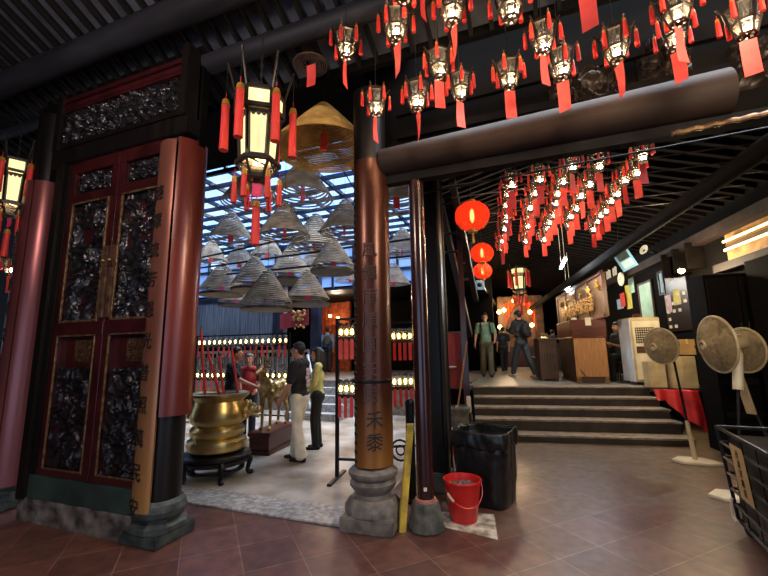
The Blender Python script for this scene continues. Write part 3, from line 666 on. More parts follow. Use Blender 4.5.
b = MB(); b.bb(-.16, -.08, -.12, -.07, .5, .78, mx=MR, bev=.01); o = b.build('wall_box', M['white']); tag(o, 'little pale box on the railing post by the steps', 'box')
# sloping dark strut by the ball lanterns
for i, (a_, b_) in enumerate((((440, 200), (470, 335)), ((452, 180), (476, 300)))):
    A = Vector(vpl(*a_, -1.2)); B = Vector(vpl(*b_, 1.2)); b = MB(); b.bar(A, B, .1, .14); o = b.build('sloping_strut', M['log' if i else 'blackwood']); struct(o, ['black sloping strut left of the red ball lanterns', 'brown sloping strut just behind the top ball lantern'][i], 'strut')

# ------------------------------------------------------------------ lanterns
def hexpts(r, z, ph=0.): return [Vector((r*math.cos(ph+k*PI/3), r*math.sin(ph+k*PI/3), z)) for k in range(6)]
LL = 5
def palace_lantern(cordlen, withcard=True, name='palace_lantern'):
    root = empty(name)
    b = MB()
    top, up, mid, bot = hexpts(.06, .17), hexpts(.098, .125), hexpts(.075, .0), hexpts(.052, -.1)
    tip = hexpts(.13, .155)
    for A in (up, mid):
        for k in range(6): b.bar(A[k], A[(k+1) % 6], .017, .017)
    bl = hexpts(.05, -.085)
    for k in range(6):
        b.bar(up[k], mid[k], .017, .017); b.bar(mid[k], bl[k], .012, .012); b.bar(up[k], tip[k]+Vector((0, 0, .02)), .01, .01); b.bar(top[k], up[k], .01, .01); b.bar(bl[k], bl[(k+1) % 6], .013, .013)
    for k in range(3): b.bar(bl[k], bl[k+3], .012, .012)
    b.lathe([(.06, .165), (.06, .18), (.02, .2), (.012, .215), (0, .22)], 6)
    fr = b.build('lantern_frame', M['lframe'], root)
    b = MB()
    for A, B in ((up, mid), (mid, bl)):
        for k in range(6):
            v = [b.bm.verts.new(p*.96) for p in (A[k], A[(k+1) % 6], B[(k+1) % 6], B[k])]; b.bm.faces.new(v)
    b.build('glass_panes', M['lglass'], root)
    b = MB(); b.ico((.016, 0, -.035), .027, 2); b.build('bulb', M['bulb'], root, smooth=True)
    b = MB(); b.cyl((0, 0, .01), (0, 0, .18), .012, n=8); b.build('bulb_holder', M['lframe'], root)
    tm = MB(); tm.cyl((0, 0, 0), (0, 0, -.035), .002, n=5); tm.cyl((0, 0, -.055), (0, 0, -.165), .0135, .0165, n=8); t_ = tm.build('tassel', M['tassel'], root, smooth=True)
    gm = MB(); gm.cyl((0, 0, -.03), (0, 0, -.056), .01, .0125, n=8); g_ = gm.build('gold_collar', M['tasselgold'], t_, smooth=True)
    for k in range(6):
        if k:
            t2 = t_.copy(); COL.objects.link(t2); t2.parent = root; g2 = g_.copy(); COL.objects.link(g2); g2.parent = t2
        else: t2 = t_
        t2.location = tip[k]+Vector((0, 0, .01-(.03 if k % 2 else 0)))
    b = MB(); b.grid(lambda a, c: Vector(((a-.5)*.088, .012*math.sin(c*2.2+a), -.115-.25*c)), 4, 10); b.build('wish_card', M['cardred'], root, solid=.0015)
    b = MB(); b.cyl((0, 0, .2), (0, 0, .2+cordlen), .004, n=6); b.build('cord', M['wire'], root)
    return root
proto = palace_lantern(.55)
used = [False]
def put(pr, flag, loc, rz, sc, label, cat, group):
    o = pr if not flag[0] else copy_tree(pr)
    flag[0] = True
    o.location = loc; o.rotation_euler = (0, 0, rz); o.scale = (sc, sc, sc)
    tag(o, label, cat, group); return o
near = [  # px, py of the bulb, and camera depth
 (346, 48, 3.25, 'small lit lantern hanging alone between coiled incense and the carved column top'),
 (396, 30, 3.0, 'lit lantern with a long pale red card, right above the round column'),
 (439, 68, 3.2, 'lit lantern with a square-ended card above the left end of the log beam'),
 (452, 12, 2.85, 'lit lantern at the top edge with a narrow twisted card, above the column'),
 (376, 106, 3.6, 'lowest lit lantern, hanging against the round column top'),
 (417, 100, 3.5, 'lit lantern just right of the column with a thin curling card'),
 (460, 90, 3.45, 'lit lantern over the log beam with a card ending just above it'),
 (510, 8, 2.75, 'lantern without a card cut by the top edge, mid frame'),
 (543, 42, 2.95, 'lit lantern whose card hangs in front of the lower lantern beside it'),
 (561, 68, 3.2, 'lit lantern low over the log with a broad card, tucked behind another lantern'),
 (509, 78, 3.2, 'lit lantern hanging alone above the middle of the log beam'),
 (616, 50, 2.95, 'lit lantern alone right of centre with a small narrow card'),
 (677, 12, 2.5, 'large lit lantern near the top right, its card in front of another lantern'),
 (675, 38, 3.1, 'lit lantern half hidden under the large top right lantern'),
 (745, 24, 2.5, 'large lit lantern at the upper right edge with a wide tilted card'),
 (404, -12, 2.7, 'lantern just above the top edge left of the column, only tassels showing'),
 (423, -20, 3.1, 'lantern above the top edge, one long narrow card showing over the column'),
 (584, -26, 2.4, 'lantern above the top edge with one big red card showing'),
]
for i, (x, y, z, lab) in enumerate(near):
    p = dep(x, y, z); sc = (.98, 1.05)[i % 2]
    turn = (72, 62, 25, 70, 66, 74, 40, 0, 55, 12, 18, 58, 60, 15, 12, 0, 66, 8)[i]     # how far each card hangs turned away
    o = put(proto, used, p, math.atan2(p.y, p.x)-PI/2+math.radians(turn)*(-1)**i, sc, lab, 'lantern', 'small palace lanterns over the log beam')
    if i in (7, 15) and i:
        for c_ in children(o):
            if c_.name.startswith('wish_card'): bpy.data.objects.remove(c_)
p = dep(11, 268, 5.6); put(proto, used, p, .4, 1.0, 'small lit lantern low at the left edge beyond the rose column', 'lantern', None)
# far cluster in rows down the side hall
rows = [((512, 181), (503, 246), 9), ((537, 176), (525, 240), 7), ((570, 164), (543, 236), 8), ((598, 168), (567, 222), 6), ((642, 158), (592, 226), 9)]
rl = ['row nearest the ball lanterns', 'second row from the ball lanterns', 'middle row', 'fourth row from ball lanterns', 'outermost row']
for r, (A, B, n) in enumerate(rows):
    P0 = fl(A[0], A[1], 3.55); P1 = fl(B[0], B[1], 3.5)
    for k in range(n):
        p = P0.lerp(P1, k/(n-1)); p = p+Vector((random.uniform(-.03, .03), 0, random.uniform(-.04, .04)))
        put(proto, used, p, random.uniform(-1.0, 1.0)-.25, .86, f'small lit lantern, {ORD[k]} from the near end, {rl[r]}', 'lantern', 'palace lanterns in rows over the side hall')
b = MB()
for k in range(7):
    P0 = fl(512, 181+k*10, 3.82) if False else Vector((-1.0, 4.4+k*.48, 3.98)); b.cyl(P0, P0+Vector((4.2, .25, 0)), .009, n=8)
struct(b.build('hanging_rods', M['rod']), 'thin steel rods carrying the rows of lanterns', 'rods')
b = MB(); b.tube([Vector((-1.1, 4.2, 3.42)).lerp(Vector((4.6, 4.25, 3.62)), k/12) for k in range(13)], .012)
o = b.build('dark_rod', M['blackmetal']); struct(o, 'dark horizontal rod crossing in front of the lantern rows', 'rod')
# far single hanging lamp by the altar
# big hexagonal lanterns
def big_lantern():
    root = empty('hexagonal_lantern'); b = MB()
    T = [hexpts(.225, .80), hexpts(.225, .62), hexpts(.19, .57), hexpts(.165, .14), hexpts(.2, .11), hexpts(.1, -.03)]
    for A in T:
        for k in range(6): b.bar(A[k], A[(k+1) % 6], .036, .036)
    for k in range(6):
        b.bar(T[0][k], T[1][k], .036, .036); b.bar(T[1][k], T[2][k], .034, .034); b.bar(T[2][k], T[3][k], .036, .036); b.bar(T[3][k], T[4][k], .022, .022); b.bar(T[4][k], T[5][k], .022, .022)
        b.bar(T[0][k], T[0][k]*1.4+Vector((0, 0, .02)), .018, .018)
        # little fretwork brackets
        a0, a1 = T[2][k], T[2][(k+1) % 6]
        for q in (.25, .5, .75): b.sph(a0.lerp(a1, q)-Vector((0, 0, .022)), .018, n=8)
        for q in range(5): b.sph(T[2][k].lerp(T[3][k], .15+.17*q)*1.03, .016, n=6)
    for k in range(3): b.bar(T[5][k], T[5][k+3], .018, .018)
    for k in range(6): b.bar(T[4][k], T[4][(k+1) % 6]*.55+T[5][(k+1) % 6]*.45, .012, .012)
    b.lathe([(.225, .8), (.235, .815), (.15, .86), (.06, .9), (.02, .93), (0, .935)], 6); b.lathe([(0, -.07), (.03, -.06), (.035, -.03), (0, -.02)], 10)
    b.build('lantern_frame', M['lframe'], root)
    b = MB()
    for A, B in ((T[0], T[1]), (T[2], T[3])):
        for k in range(6):
            v = [b.bm.verts.new(p*.985) for p in (A[k], A[(k+1) % 6], B[(k+1) % 6], B[k])]; b.bm.faces.new(v)
    b.build('lit_panels', M['paleglow'], root)
    b = MB()
    for k in range(6):
        v = [b.bm.verts.new(p*.97) for p in (T[4][k], T[4][(k+1) % 6], T[5][(k+1) % 6], T[5][k])]; b.bm.faces.new(v)
    b.build('lower_glass', M['lglass'], root)
    b = MB(); b.ico((.0, 0, .32), .05, 2); b.build('bulb', M['bulb'], root)
    def tas(loc, L, r):
        m = MB(); m.cyl((0, 0, .04), (0, 0, -.06), .003, n=6); m.cyl((0, 0, -.1), (0, 0, -L), r*.85, r, n=10); t = m.build('tassel', M['tassel'], root, smooth=True); t.location = loc
        m = MB(); m.cyl((0, 0, -.04), (0, 0, -.1), r*.7, r, n=10); m.build('gold_collar', M['tasselgold'], t, smooth=True)
    for k in range(6):
        tas(T[0][k]*1.4+Vector((0, 0, -.34)), .56, .042)
        m = MB(); m.cyl(T[0][k]*1.4+Vector((0, 0, -.32)), T[0][k]*1.4+Vector((0, 0, .02)), .003, n=5); m.build('tassel_cord', M['wire'], root)
        tas(T[4][k]*1.02+Vector((0, 0, -.1)), .3, .028)
    tas(Vector((0, 0, -.22)), .46, .042)
    b = MB(); b.grid(lambda a, c: Vector(((a-.5)*.09, .01*math.sin(3*c), -.08-.13*c)), 3, 5); b.build('pink_card', M['pinkcard'], root, solid=.002)
    b = MB(); b.cyl((0, 0, .93), (0, 0, 1.5), .006, n=6)
    for k in range(4): b.tube([Vector((.012*math.cos(t*PI/4), 0, .97+.1*k+.03*math.sin(t*PI/4))) for t in range(8)], .004, closed=True)
    b.build('chain', M['wire'], root)
    return root
bl_ = big_lantern()
bl_.scale = (.92, .92, .92); bl_.location = Vector((-2.13, 2.62, 3.14)); bl_.rotation_euler = (0, 0, math.radians(35)); tag(bl_, 'big lit hexagonal lantern with long red tassels beside the red couplet board', 'lantern', 'big hexagonal lanterns')
o = copy_tree(bl_); o.location = dep(10, 213, 4.7); o.scale = (.8, .8, .8); o.rotation_euler = (0, 0, .08); tag(o, 'big lit hexagonal lantern cut off by the left edge', 'lantern', 'big hexagonal lanterns')
# single tassel string and red tassels left of big lantern come with it
# red ball lanterns
def ball_lantern():
    root = empty('ball_lantern'); b = MB(); n = 48; prof = []
    rings = []
    for i in range(21):
        th = PI*(.08+.84*i/20); rings.append((math.sin(th), math.cos(th)))
    V = []
    for (s_, c_) in rings:
        V.append([b.bm.verts.new((.22*s_*math.cos(2*PI*k/n)*(1-.03*abs(math.sin(6*2*PI*k/n*1.0))), .22*s_*math.sin(2*PI*k/n)*(1-.03*abs(math.sin(6*2*PI*k/n))), .19*c_)) for k in range(n)])
    for i in range(20):
        for k in range(n): b.bm.faces.new((V[i][k], V[i][(k+1) % n], V[i+1][(k+1) % n], V[i+1][k]))
    b.build('silk_shade', M['ballred'], root, smooth=True)
    b = MB(); b.sph((0, 0, 0), .03, (1, 1, 3.2), n=12); b.build('bulb', M['ballbulb'], root, smooth=True)
    b = MB()
    for k in range(12):
        a = 2*PI*k/12; b.tube([Vector((.222*s_*math.cos(a), .222*s_*math.sin(a), .192*c_)) for (s_, c_) in rings], .0025, 5)
    b.build('ribs', M['cardred'], root)
    b = MB(); b.lathe([(.05, .175), (.06, .18), (.06, .205), (.0, .21)], 20); b.lathe([(.0, -.225), (.06, -.22), (.062, -.185), (.05, -.175)], 20); b.build('gold_cap', M['gold'], root, smooth=True)
    b = MB(); b.cyl((0, 0, -.22), (0, 0, -.36), .012, .018, n=8); b.build('tassel', M['tasselgold'], root)
    b = MB(); b.cyl((0, 0, .2), (0, 0, .62), .005, n=6); b.build('cord', M['wire'], root)
    b = MB()
    for k in range(16):         # cloud scroll round the bottom
        a = 2*PI*k/16; s_ = .15; b.tube([Vector(((.165+.018*math.cos(t*PI/4))*math.cos(a+.1*math.sin(t*PI/4)), (.165+.018*math.cos(t*PI/4))*math.sin(a+.1*math.sin(t*PI/4)), -.135+.022*math.cos(t*PI/4))) for t in range(8)], .004, 5, closed=True)
    b.build('gold_scroll', M['gold'], root)
    return root
bal = ball_lantern(); fl_ = [False]
for (x, y, z, sc, lab) in ((472, 216, 5.0, 1, 'largest glowing red ball lantern, topmost of three beyond the beam'), (482, 253, 7.6, 1, 'glowing red ball lantern in the middle of the three'), (482.5, 271, 9.2, 1, 'lowest and smallest-looking of the three red ball lanterns')):
    put(bal, fl_, dep(x, y, z), .3*z, sc, lab, 'lantern', 'red ball lanterns')
b = MB(); q = dep(480, 285, 10); b.box(q, (.22, .05, .25), Matrix.Rotation(A8, 3, 'Z'), bev=.02); b2_ = b.build('box_body', M['skyblue']); b = MB(); b.sph(q+Vector((0, -.03, 0)), .06); c = b.build('dark_lens', M['ink'])
b = MB(); b.cyl(q+Vector((0, 0, .1)), q+Vector((0, 0, 1.2)), .012, n=6); d = b.build('hanger', M['wire'])
thing('blue_wall_fan', q, [b2_, c, d], 'small pale blue box hanging under the lowest ball lantern', 'box')

# ------------------------------------------------------------------ incense coils
def coil_mesh(R_, Hh, turns, r, top=.04, hollow=True, seg=44):
    pts = []
    N = int(turns*seg)
    for k in range(N+1):
        t = k/N; q = t**.85
        rr = top+(R_-top)*q; a = 2*PI*turns*t
        pts.append(Vector((rr*math.cos(a), rr*math.sin(a), -Hh*(q**1.05))))
    b = MB(); b.tube(pts, r, 6); return b
def incense_coil(name, R_, Hh, turns, r, m, cardm, cord, tray=True, seg=44):
    root = empty(name)
    coil_mesh(R_, Hh, turns, r, seg=seg).build('incense_spiral', m, root, smooth=True)
    b = MB(); b.grid(lambda a, c: Vector(((a-.5)*.1, .012*math.sin(3*c), -Hh*.62-.24*c)), 3, 6); b.build('wish_card', cardm, root, solid=.002)
    b = MB(); b.cyl((0, 0, -Hh*.64), (0, 0, 0), .004, n=6); b.build('inner_wire', M['wire'], root)
    w_ = MB().cyl((0, 0, 0), (0, 0, 1), .004, n=6).build('hanging_wire', M['wire'], root); w_.scale = (1, 1, cord)
    if tray:
        b = MB(); z = -Hh-.1; b.lathe([(0, z), (R_*.95, z), (R_*1.0, z+.03), (R_*1.02, z+.03), (R_*1.0, z-.012), (0, z-.02)], 36); t = b.build('ash_tray', M['tray'], root, smooth=True)
        b = MB()
        for k in range(3):
            a = 2*PI*k/3; b.cyl((R_*math.cos(a), R_*math.sin(a), z+.02), (.03*math.cos(a), .03*math.sin(a), -.02), .003, n=5)
        b.build('tray_wire', M['wire'], t)
    return root
# big yellow-brown near one
zc = 4.42; yq = 3.98
cn = incense_coil('incense_coil', .61, .65, 32, .0125, M['coilnear'], M['cardred'], .75, tray=False, seg=56)
cn.location = yp(324, 104, yq); tag(cn, 'large golden brown incense coil hanging nearest, left of the column', 'incense coil', 'incense coils')
# small flat one
fc = incense_coil('incense_coil', .18, .03, 6, .007, M['coildark'], M['cardred'], .4, tray=False)
fc.location = dep(311, 63, 3.95); tag(fc, 'small flat incense spiral with a red card, highest of the coils', 'incense coil', 'incense coils')
cw = incense_coil('incense_coil', .42, .58, 15, .013, M['coilfar'], M['pinkcard'], 1.2)
co_ = incense_coil('incense_coil', .42, .58, 15, .013, M['coilfar'], M['cardred'], 1.2, tray=False)
ct = [False]; cq = [False]; placed = [(cn.location.copy(), 1.28)]
coils = [  # apex px, apex py, bottom width px, label
 (303, 160, 62, 'dull coil directly below the large golden one', 0), (252, 168, 56, 'shadowed coil behind the big lantern tassels', 0), (285, 203, 52, 'grey coil with pink card left of the pale one', 1), (316, 214, 54, 'palest grey cone, upper middle', 1),
 (345, 200, 52, 'pale coil half hidden by the column edge', 1), (232, 212, 44, 'dark coil left under the big lantern', 1), (333, 238, 44, 'coil over a wide dark tray beside the column', 2), (291, 246, 46, 'coil over a dark tray, centre of the low row', 2),
 (255, 256, 44, 'coil over a dark tray, left of the low row', 2), (223, 262, 42, 'coil at the left end of the low row', 2), (268, 235, 34, 'small far coil between two low ones', 1), (312, 250, 34, 'far coil behind the central low row', 1),
 (240, 244, 34, 'small far coil behind the left low ones', 1), (350, 262, 30, 'far coil peeping beside the column foot of the skylight', 1), (212, 240, 32, 'far coil at the courtyard left edge', 1), (396, 170, 58, 'coil of pale rings with pink card right of the column', 1),
 (402, 228, 40, 'white coil right of the column, over the red lamps', 1), (393, 262, 34, 'small far coil right of the column', 1), (268, 270, 50, 'lowest coil over a wide tray, middle of the courtyard view', 2), (308, 270, 44, 'low coil over a tray, towards the orange doorway', 2), (237, 279, 34, 'lowest coil over a tray on the slatted screen side', 2),
]
for (x, y, w, lab, tr_) in coils:
    best = None
    for s_ in (1.0, .92, 1.08, .85, 1.15, .78, .7, 1.22, .62, .55):
        z = 388*.84*s_/w*1.02; p = dep(x, y, z)
        if p.z > 4.95 or p.y > 9.5 or p.y < 4.3 or p.x > -1.6 or (p.x > -2.2 and 7.3 < p.y < 8.3): continue
        gap = min([max((Vector((p.x-q.x, p.y-q.y, 0))).length-.44*(s_+t_), abs(p.z-q.z)-.8*max(s_, t_)) for q, t_ in placed] or [9])
        if best is None or min(gap, .02) > min(best[0], .02)+1e-4: best = (gap, p, s_)
    if best is None: best = (0, dep(x, y, min(9.5, 388*.84/w)), min(1, 9.5*w/388/.84))
    gap, p, s_ = best; placed.append((p, s_))
    pr_, fg_ = (cw, ct) if tr_ == 2 else (co_, cq)
    o = put(pr_, fg_, p, random.uniform(0, 6), s_, 'grey incense coil: '+lab, 'incense coil', 'incense coils in the courtyard')
    for ch_ in children(o):
        if ch_.name.startswith('hanging_wire'): ch_.scale = (1, 1, max(.05, (5.04-p.z)/s_))
# thin hanging rods of the courtyard
b = MB()
for (A, B) in (((200, 258), (345, 226)), ((200, 268), (345, 248)), ((210, 276), (350, 262))):
    p = yp(*A, 6.0); q = yp(*B, 6.0); b.cyl(p, (q-p)*1.6+p, .02, n=8)
p = yp(300, 100, 4.5); q = yp(355, 190, 6.5); b.cyl(p, q, .012, n=8)
struct(b.build('courtyard_rods', M['blackmetal']), 'thin dark rods carrying the courtyard coils', 'rods')
# ------------------------------------------------------------------ bodies: overlapping tapered forms fused into one skin
class Blob:
    def __init__(s): s.b = MB()
    def cap(s, p0, p1, r0, r1=None, n=14):
        r1 = r0 if r1 is None else r1; p0 = Vector(p0); p1 = Vector(p1)
        s.b.sph(p0, r0, n=n); s.b.sph(p1, r1, n=n); s.b.cyl(p0, p1, r0, r1, n=n); return s
    def chain(s, pts, rs, n=14):
        for i in range(len(pts)-1): s.cap(pts[i], pts[i+1], rs[i], rs[i+1], n)
        return s
    def ell(s, c, r, sc, rot=None, n=18): s.b.sph(c, r, sc, n, rot); return s
    def build(s, name, m, voxel=.01, parent=None, it=2):
        o = s.b.build(name, m)
        q = o.modifiers.new('fuse', 'REMESH'); q.mode = 'VOXEL'; q.voxel_size = voxel
        q = o.modifiers.new('smooth', 'SMOOTH'); q.iterations = it; q.factor = .5
        freeze(o)
        o.data.materials.clear(); o.data.materials.append(m)
        for p in o.data.polygons: p.use_smooth = True
        if parent: o.parent = parent
        return o
def person(loc, face, h, label, shirt, trousers, shoe='shoe_black', hair='hair', arms=None, feet=((-.09, .02), (.09, -.02)), lean=0., sleeve=.75, long_hair=False, wide=1., extra=None, knees=None, seat=False, pelvis_dz=0., head_turn=0., bald=False, skirt_top=False, dress=1., tuck=False, cap=None):
    """local frame: +Y is where the person faces, X to the person's right"""
    k = h/1.75
    root = empty('person', loc, face)
    ar = arms or {}
    Z = lambda z: z*k
    def ln(p):           # lean of the upper body about the hip
        p = Vector(p); dz = p.z-.92*k
        return Vector((p.x, p.y+math.sin(lean)*max(0, dz), p.z+pelvis_dz-(1-math.cos(lean))*max(0, dz))) if dz > 0 else p+Vector((0, 0, pelvis_dz))
    hip = {s: Vector((s*.09*k, 0, .92*k+pelvis_dz)) for s in (-1, 1)}
    ank = {-1: Vector((feet[0][0]*k, feet[0][1]*k, .085*k)), 1: Vector((feet[1][0]*k, feet[1][1]*k, .085*k))}
    kn = {}
    for s in (-1, 1):
        kn[s] = (hip[s]+ank[s])/2+Vector((0, .035*k, .01*k))
        if knees: kn[s] = Vector(knees[0 if s < 0 else 1])*k
    sh = {s: ln((s*.185*k*wide, -.01, 1.42*k)) for s in (-1, 1)}
    el, wr = {}, {}
    for s in (-1, 1):
        a = ar.get(s)
        if a: el[s] = ln(Vector(a[0])*k); wr[s] = ln(Vector(a[1])*k)
        else: el[s] = ln((s*.235*k*wide, -.02*k, 1.13*k)); wr[s] = ln((s*.235*k*wide, .06*k, .88*k))
    neck = ln((0, -.01*k, 1.47*k)); hc = ln((0, .025*k, 1.63*k)); HR = Matrix.Rotation(head_turn, 3, 'Z')
    hd = lambda x, y, z: hc+HR @ Vector((x*k, y*k, z*k))
    B = Blob()
    # head: skull, face, jaw, nose, lips, ears
    B.ell(hd(0, -.012, .025), .098*k, (.78, .96, 1.0)); B.ell(hd(0, .025, -.04), .07*k, (.83, .9, 1.12)); B.cap(hd(0, .05, -.09), hd(0, .058, -.095), .026*k)
    B.cap(hd(0, .086, .015), hd(0, .106, -.022), .009*k, .015*k, 10); B.ell(hd(0, .083, -.058), .02*k, (1.1, .5, .4), HR, 10)
    B.cap(hd(-.03, .078, .022), hd(.03, .078, .022), .012*k, n=10)
    for s in (-1, 1): B.ell(hd(s*.078, -.008, -.01), .028*k, (.35, .7, 1.1), HR, 10)
    B.cap(neck-Vector((0, 0, .04*k)), hd(0, -.02, -.05), .055*k, .05*k)
    # trunk
    trunk = [ln((0, 0, .9*k)), ln((0, .01*k, 1.05*k)), ln((0, .0, 1.22*k)), ln((0, -.01*k, 1.36*k))]
    def torso(Bq, g, low=.88):
        Bq.ell(ln((0, 0, low*k+.03*k)), .15*k+g, (1.06*wide, .76, .9)); Bq.ell(ln((0, .015*k, 1.06*k)), .14*k+g, (1.0*wide, .78, 1.2)); Bq.ell(ln((0, 0, 1.25*k)), .155*k+g, (1.06*wide, .72, 1.1)); Bq.cap(sh[-1]*.8+sh[1]*.2, sh[1]*.8+sh[-1]*.2, .07*k+g); Bq.ell(ln((0, -.01*k, 1.43*k)), .08*k+g*.5, (1.3, .8, .8))
    torso(B, -.012*k)
    for s in (-1, 1):
        B.chain([sh[s], el[s], wr[s]], [.052*k, .041*k, .028*k])
        B.chain([hip[s], kn[s], ank[s]], [.082*k, .055*k, .038*k])
        B.cap(ank[s]-Vector((0, .03*k, .045*k)), ank[s]+Vector((0, .13*k, -.055*k)), .035*k, .026*k)
        # hand: palm, four unequal curled fingers, thumb off the side
        d = (wr[s]-el[s]).normalized(); side = Vector((-s, 0, 0)); side = (side-d*side.dot(d)).normalized(); wd = d.cross(side).normalized()
        if wd.y < 0: wd = -wd
        pm = wr[s]+d*.05*k; B.cap(wr[s], pm+d*.03*k, .026*k, .03*k, 10); B.cap(pm-wd*.022*k+d*.02*k, pm+wd*.022*k+d*.02*k, .019*k, n=10)
        for q, L in enumerate((.062, .072, .068, .052)):
            f0 = pm+wd*(.03-.02*q)*k+d*.035*k; f1 = f0+d*L*.55*k+side*.012*k; f2 = f1+d*L*.45*k+side*.028*k; B.chain([f0, f1, f2], [.0095*k, .009*k, .008*k], 8)
        t0 = pm+wd*.026*k-d*.012*k; t1 = t0+wd*.026*k+d*.03*k+side*.008*k; t2 = t1+d*.03*k+side*.014*k+wd*.004*k; B.chain([t0, t1, t2], [.012*k, .0105*k, .009*k], 8)
    body = B.build('body', M['skin'], .0085*k, root, it=1)
    # eyes and brows
    b = MB()
    for s in (-1, 1): b.sph(hd(s*.031, .086, .0), .0085*k, n=8)
    b.build('eyes', M['ink'], root)
    # hair
    if not bald:
        Hq = Blob(); Hq.ell(hd(0, -.026, .042), .104*k, (.82, .93, .96)); Hq.ell(hd(0, .035, .085), .06*k, (1.1, .8, .45)); Hq.ell(hd(0, -.06, -.01), .07*k, (.95, .6, 1.0))
        if long_hair:
            Hq.chain([hd(0, -.07, .02), hd(0, -.1, -.14), hd(0, -.1, -.3)], [.085*k, .08*k, .05*k]); 
            for s in (-1, 1): Hq.chain([hd(s*.065, -.02, .02), hd(s*.08, -.02, -.12), hd(s*.075, -.03, -.24)], [.035*k, .035*k, .02*k])
        Hq.build('hair', M[hair], .011*k, root)
    if cap:
        Hq = Blob(); Hq.ell(hd(0, -.015, .055), .108*k, (.84, .96, .85)); Hq.ell(hd(0, .1, .05), .06*k, (.95, .9, .16)); Hq.build('cap', M[cap], .011*k, root)
    # shirt
    T = Blob(); torso(T, .012*k, .9)
    for s in (-1, 1):
        if sleeve <= 1: T.cap(sh[s], sh[s].lerp(el[s], sleeve), .07*k, .062*k)
        else: T.chain([sh[s], el[s], el[s].lerp(wr[s], sleeve-1)], [.068*k, .055*k, .043*k])
    if sleeve > 1 or True: T.cap(neck-Vector((0, 0, .03*k)), neck+Vector((0, 0, .0)), .064*k, .062*k)
    T.build('shirt', M[shirt], .012*k, root)
    # trousers
    T = Blob(); T.ell(Vector((0, 0, .9*k+pelvis_dz)), .162*k, (1.08*wide, .82, .85))
    for s in (-1, 1): T.chain([hip[s], kn[s], ank[s]-(ank[s]-kn[s])*.06], [.102*k, .08*k, .066*k*dress])
    T.build('trousers', M[trousers], .012*k, root)
    T = Blob()
    for s in (-1, 1): T.cap(ank[s]-Vector((0, .04*k, .04*k)), ank[s]+Vector((0, .0, -.04*k)), .043*k); T.chain([ank[s]-Vector((0, .02*k, .045*k)), ank[s]+Vector((0, .1*k, -.052*k)), ank[s]+Vector((0, .165*k, -.055*k))], [.042*k, .036*k, .028*k])
    T.build('shoes', M[shoe], .01*k, root)
    if extra: extra(root, k, ln)
    tag(root, label, 'person'); return root
def backpack(m):
    def f(root, k, ln):
        T = Blob(); T.ell(ln((0, -.2*k, 1.22*k)), .16*k, (.95, .6, 1.35)); T.ell(ln((0, -.27*k, 1.12*k)), .1*k, (1.1, .5, 1)); T.build('backpack', M[m], .012*k, root)
        b = MB()
        for s in (-1, 1): b.tube([ln((s*.11*k, -.12*k, 1.44*k)), ln((s*.12*k, .0, 1.515*k)), ln((s*.12*k, .1*k, 1.42*k)), ln((s*.125*k, .145*k, 1.28*k)), ln((s*.15*k, .11*k, 1.12*k)), ln((s*.16*k, -.08*k, 1.05*k))], .02*k, 8)
        b.build('strap', M[m], root, smooth=True)
    return f
CR = Vector((.94, .35, 0))        # picture-right direction on the ground
def facing(v): v = Vector(v); return math.atan2(-v.x, v.y)
left_f = facing((-.94, -.35, 0)); right_f = facing((.94, .35, 0)); cam_f = lambda p: facing((-p.x, -p.y, 0)); away_f = lambda p: facing((p.x, p.y, 0))
def tprint(root, k, ln):
    b = MB()
    for q in range(5): b.grid(lambda a, c, q=q: ln((((a-.5)*.13+.02*math.sin(q*2.3))*k, -.135*k-.004*math.cos(a*3)*k, (1.08+.058*q+.05*c)*k)), 4, 2)
    b.build('shirt_print', M['print_white'], root, solid=.004)
p = fl(299, 461)
person(p, left_f-.25, 1.76, 'man in black T-shirt and cream trousers standing in profile before the deer statue', 'black_tshirt', 'cream_trousers', feet=((-.08, -.07), (.08, .1)), arms={-1: ((-.24, .05, 1.14), (-.2, .2, .92)), 1: ((.23, .06, 1.13), (.22, .14, .88))}, lean=.04, sleeve=.85, dress=1.35, extra=tprint, wide=1.05)
p = fl(317, 449)
person(p, left_f+.1, 1.68, 'woman in lime shirt and black trousers standing behind the man in cream trousers', 'lime_shirt', 'black_trousers', long_hair=True, sleeve=1.9, feet=((-.08, .02), (.08, -.02)), wide=.88, arms={-1: ((-.2, .05, 1.13), (-.1, .2, 1.05)), 1: ((.2, .02, 1.13), (.17, .15, .98))})
p = fl(227, 449)
person(p, right_f+.05, 1.72, 'young man in dark T-shirt reaching towards the deer statue, behind the brass urn', 'navy_tshirt', 'green_trousers', shoe='shoe_pale', arms={1: ((.2, .2, 1.18), (.12, .46, 1.06)), -1: ((-.24, .05, 1.16), (-.22, .12, .9))}, lean=.12, feet=((-.09, -.1), (.09, .1)))
p = yp(247, 440, 6.3); p = Vector((p.x, p.y, 0))
person(p, facing((.5, -.9, 0)), 1.6, 'older woman with grey hair in a red blouse behind the deer head', 'red_blouse', 'navy_trousers', hair='hairgrey', lean=.1, wide=.98, arms={-1: ((-.26, .05, 1.15), (-.2, .22, 1.02)), 1: ((.26, .05, 1.15), (.16, .24, 1.04))})
p = fl(327, 372, .86)
person(p, away_f(p), 1.72, 'man in a blue shirt seen from behind on the back hall platform', 'blue_shirt', 'navy_trousers', sleeve=1.7, extra=backpack('slate_trousers'))
p = fl(488, 377, .82)
person(p, cam_f(p)+.1, 1.86, 'man in sage green T-shirt with backpack straps walking towards the steps', 'sage_tshirt', 'khaki_trousers', feet=((-.09, .12), (.1, -.16)), dress=1.25, extra=backpack('bag_black'), arms={1: ((.26, .0, 1.16), (.3, .06, .92)), -1: ((-.26, .0, 1.16), (-.22, .2, 1.0))})
p = fl(524, 377, .82)
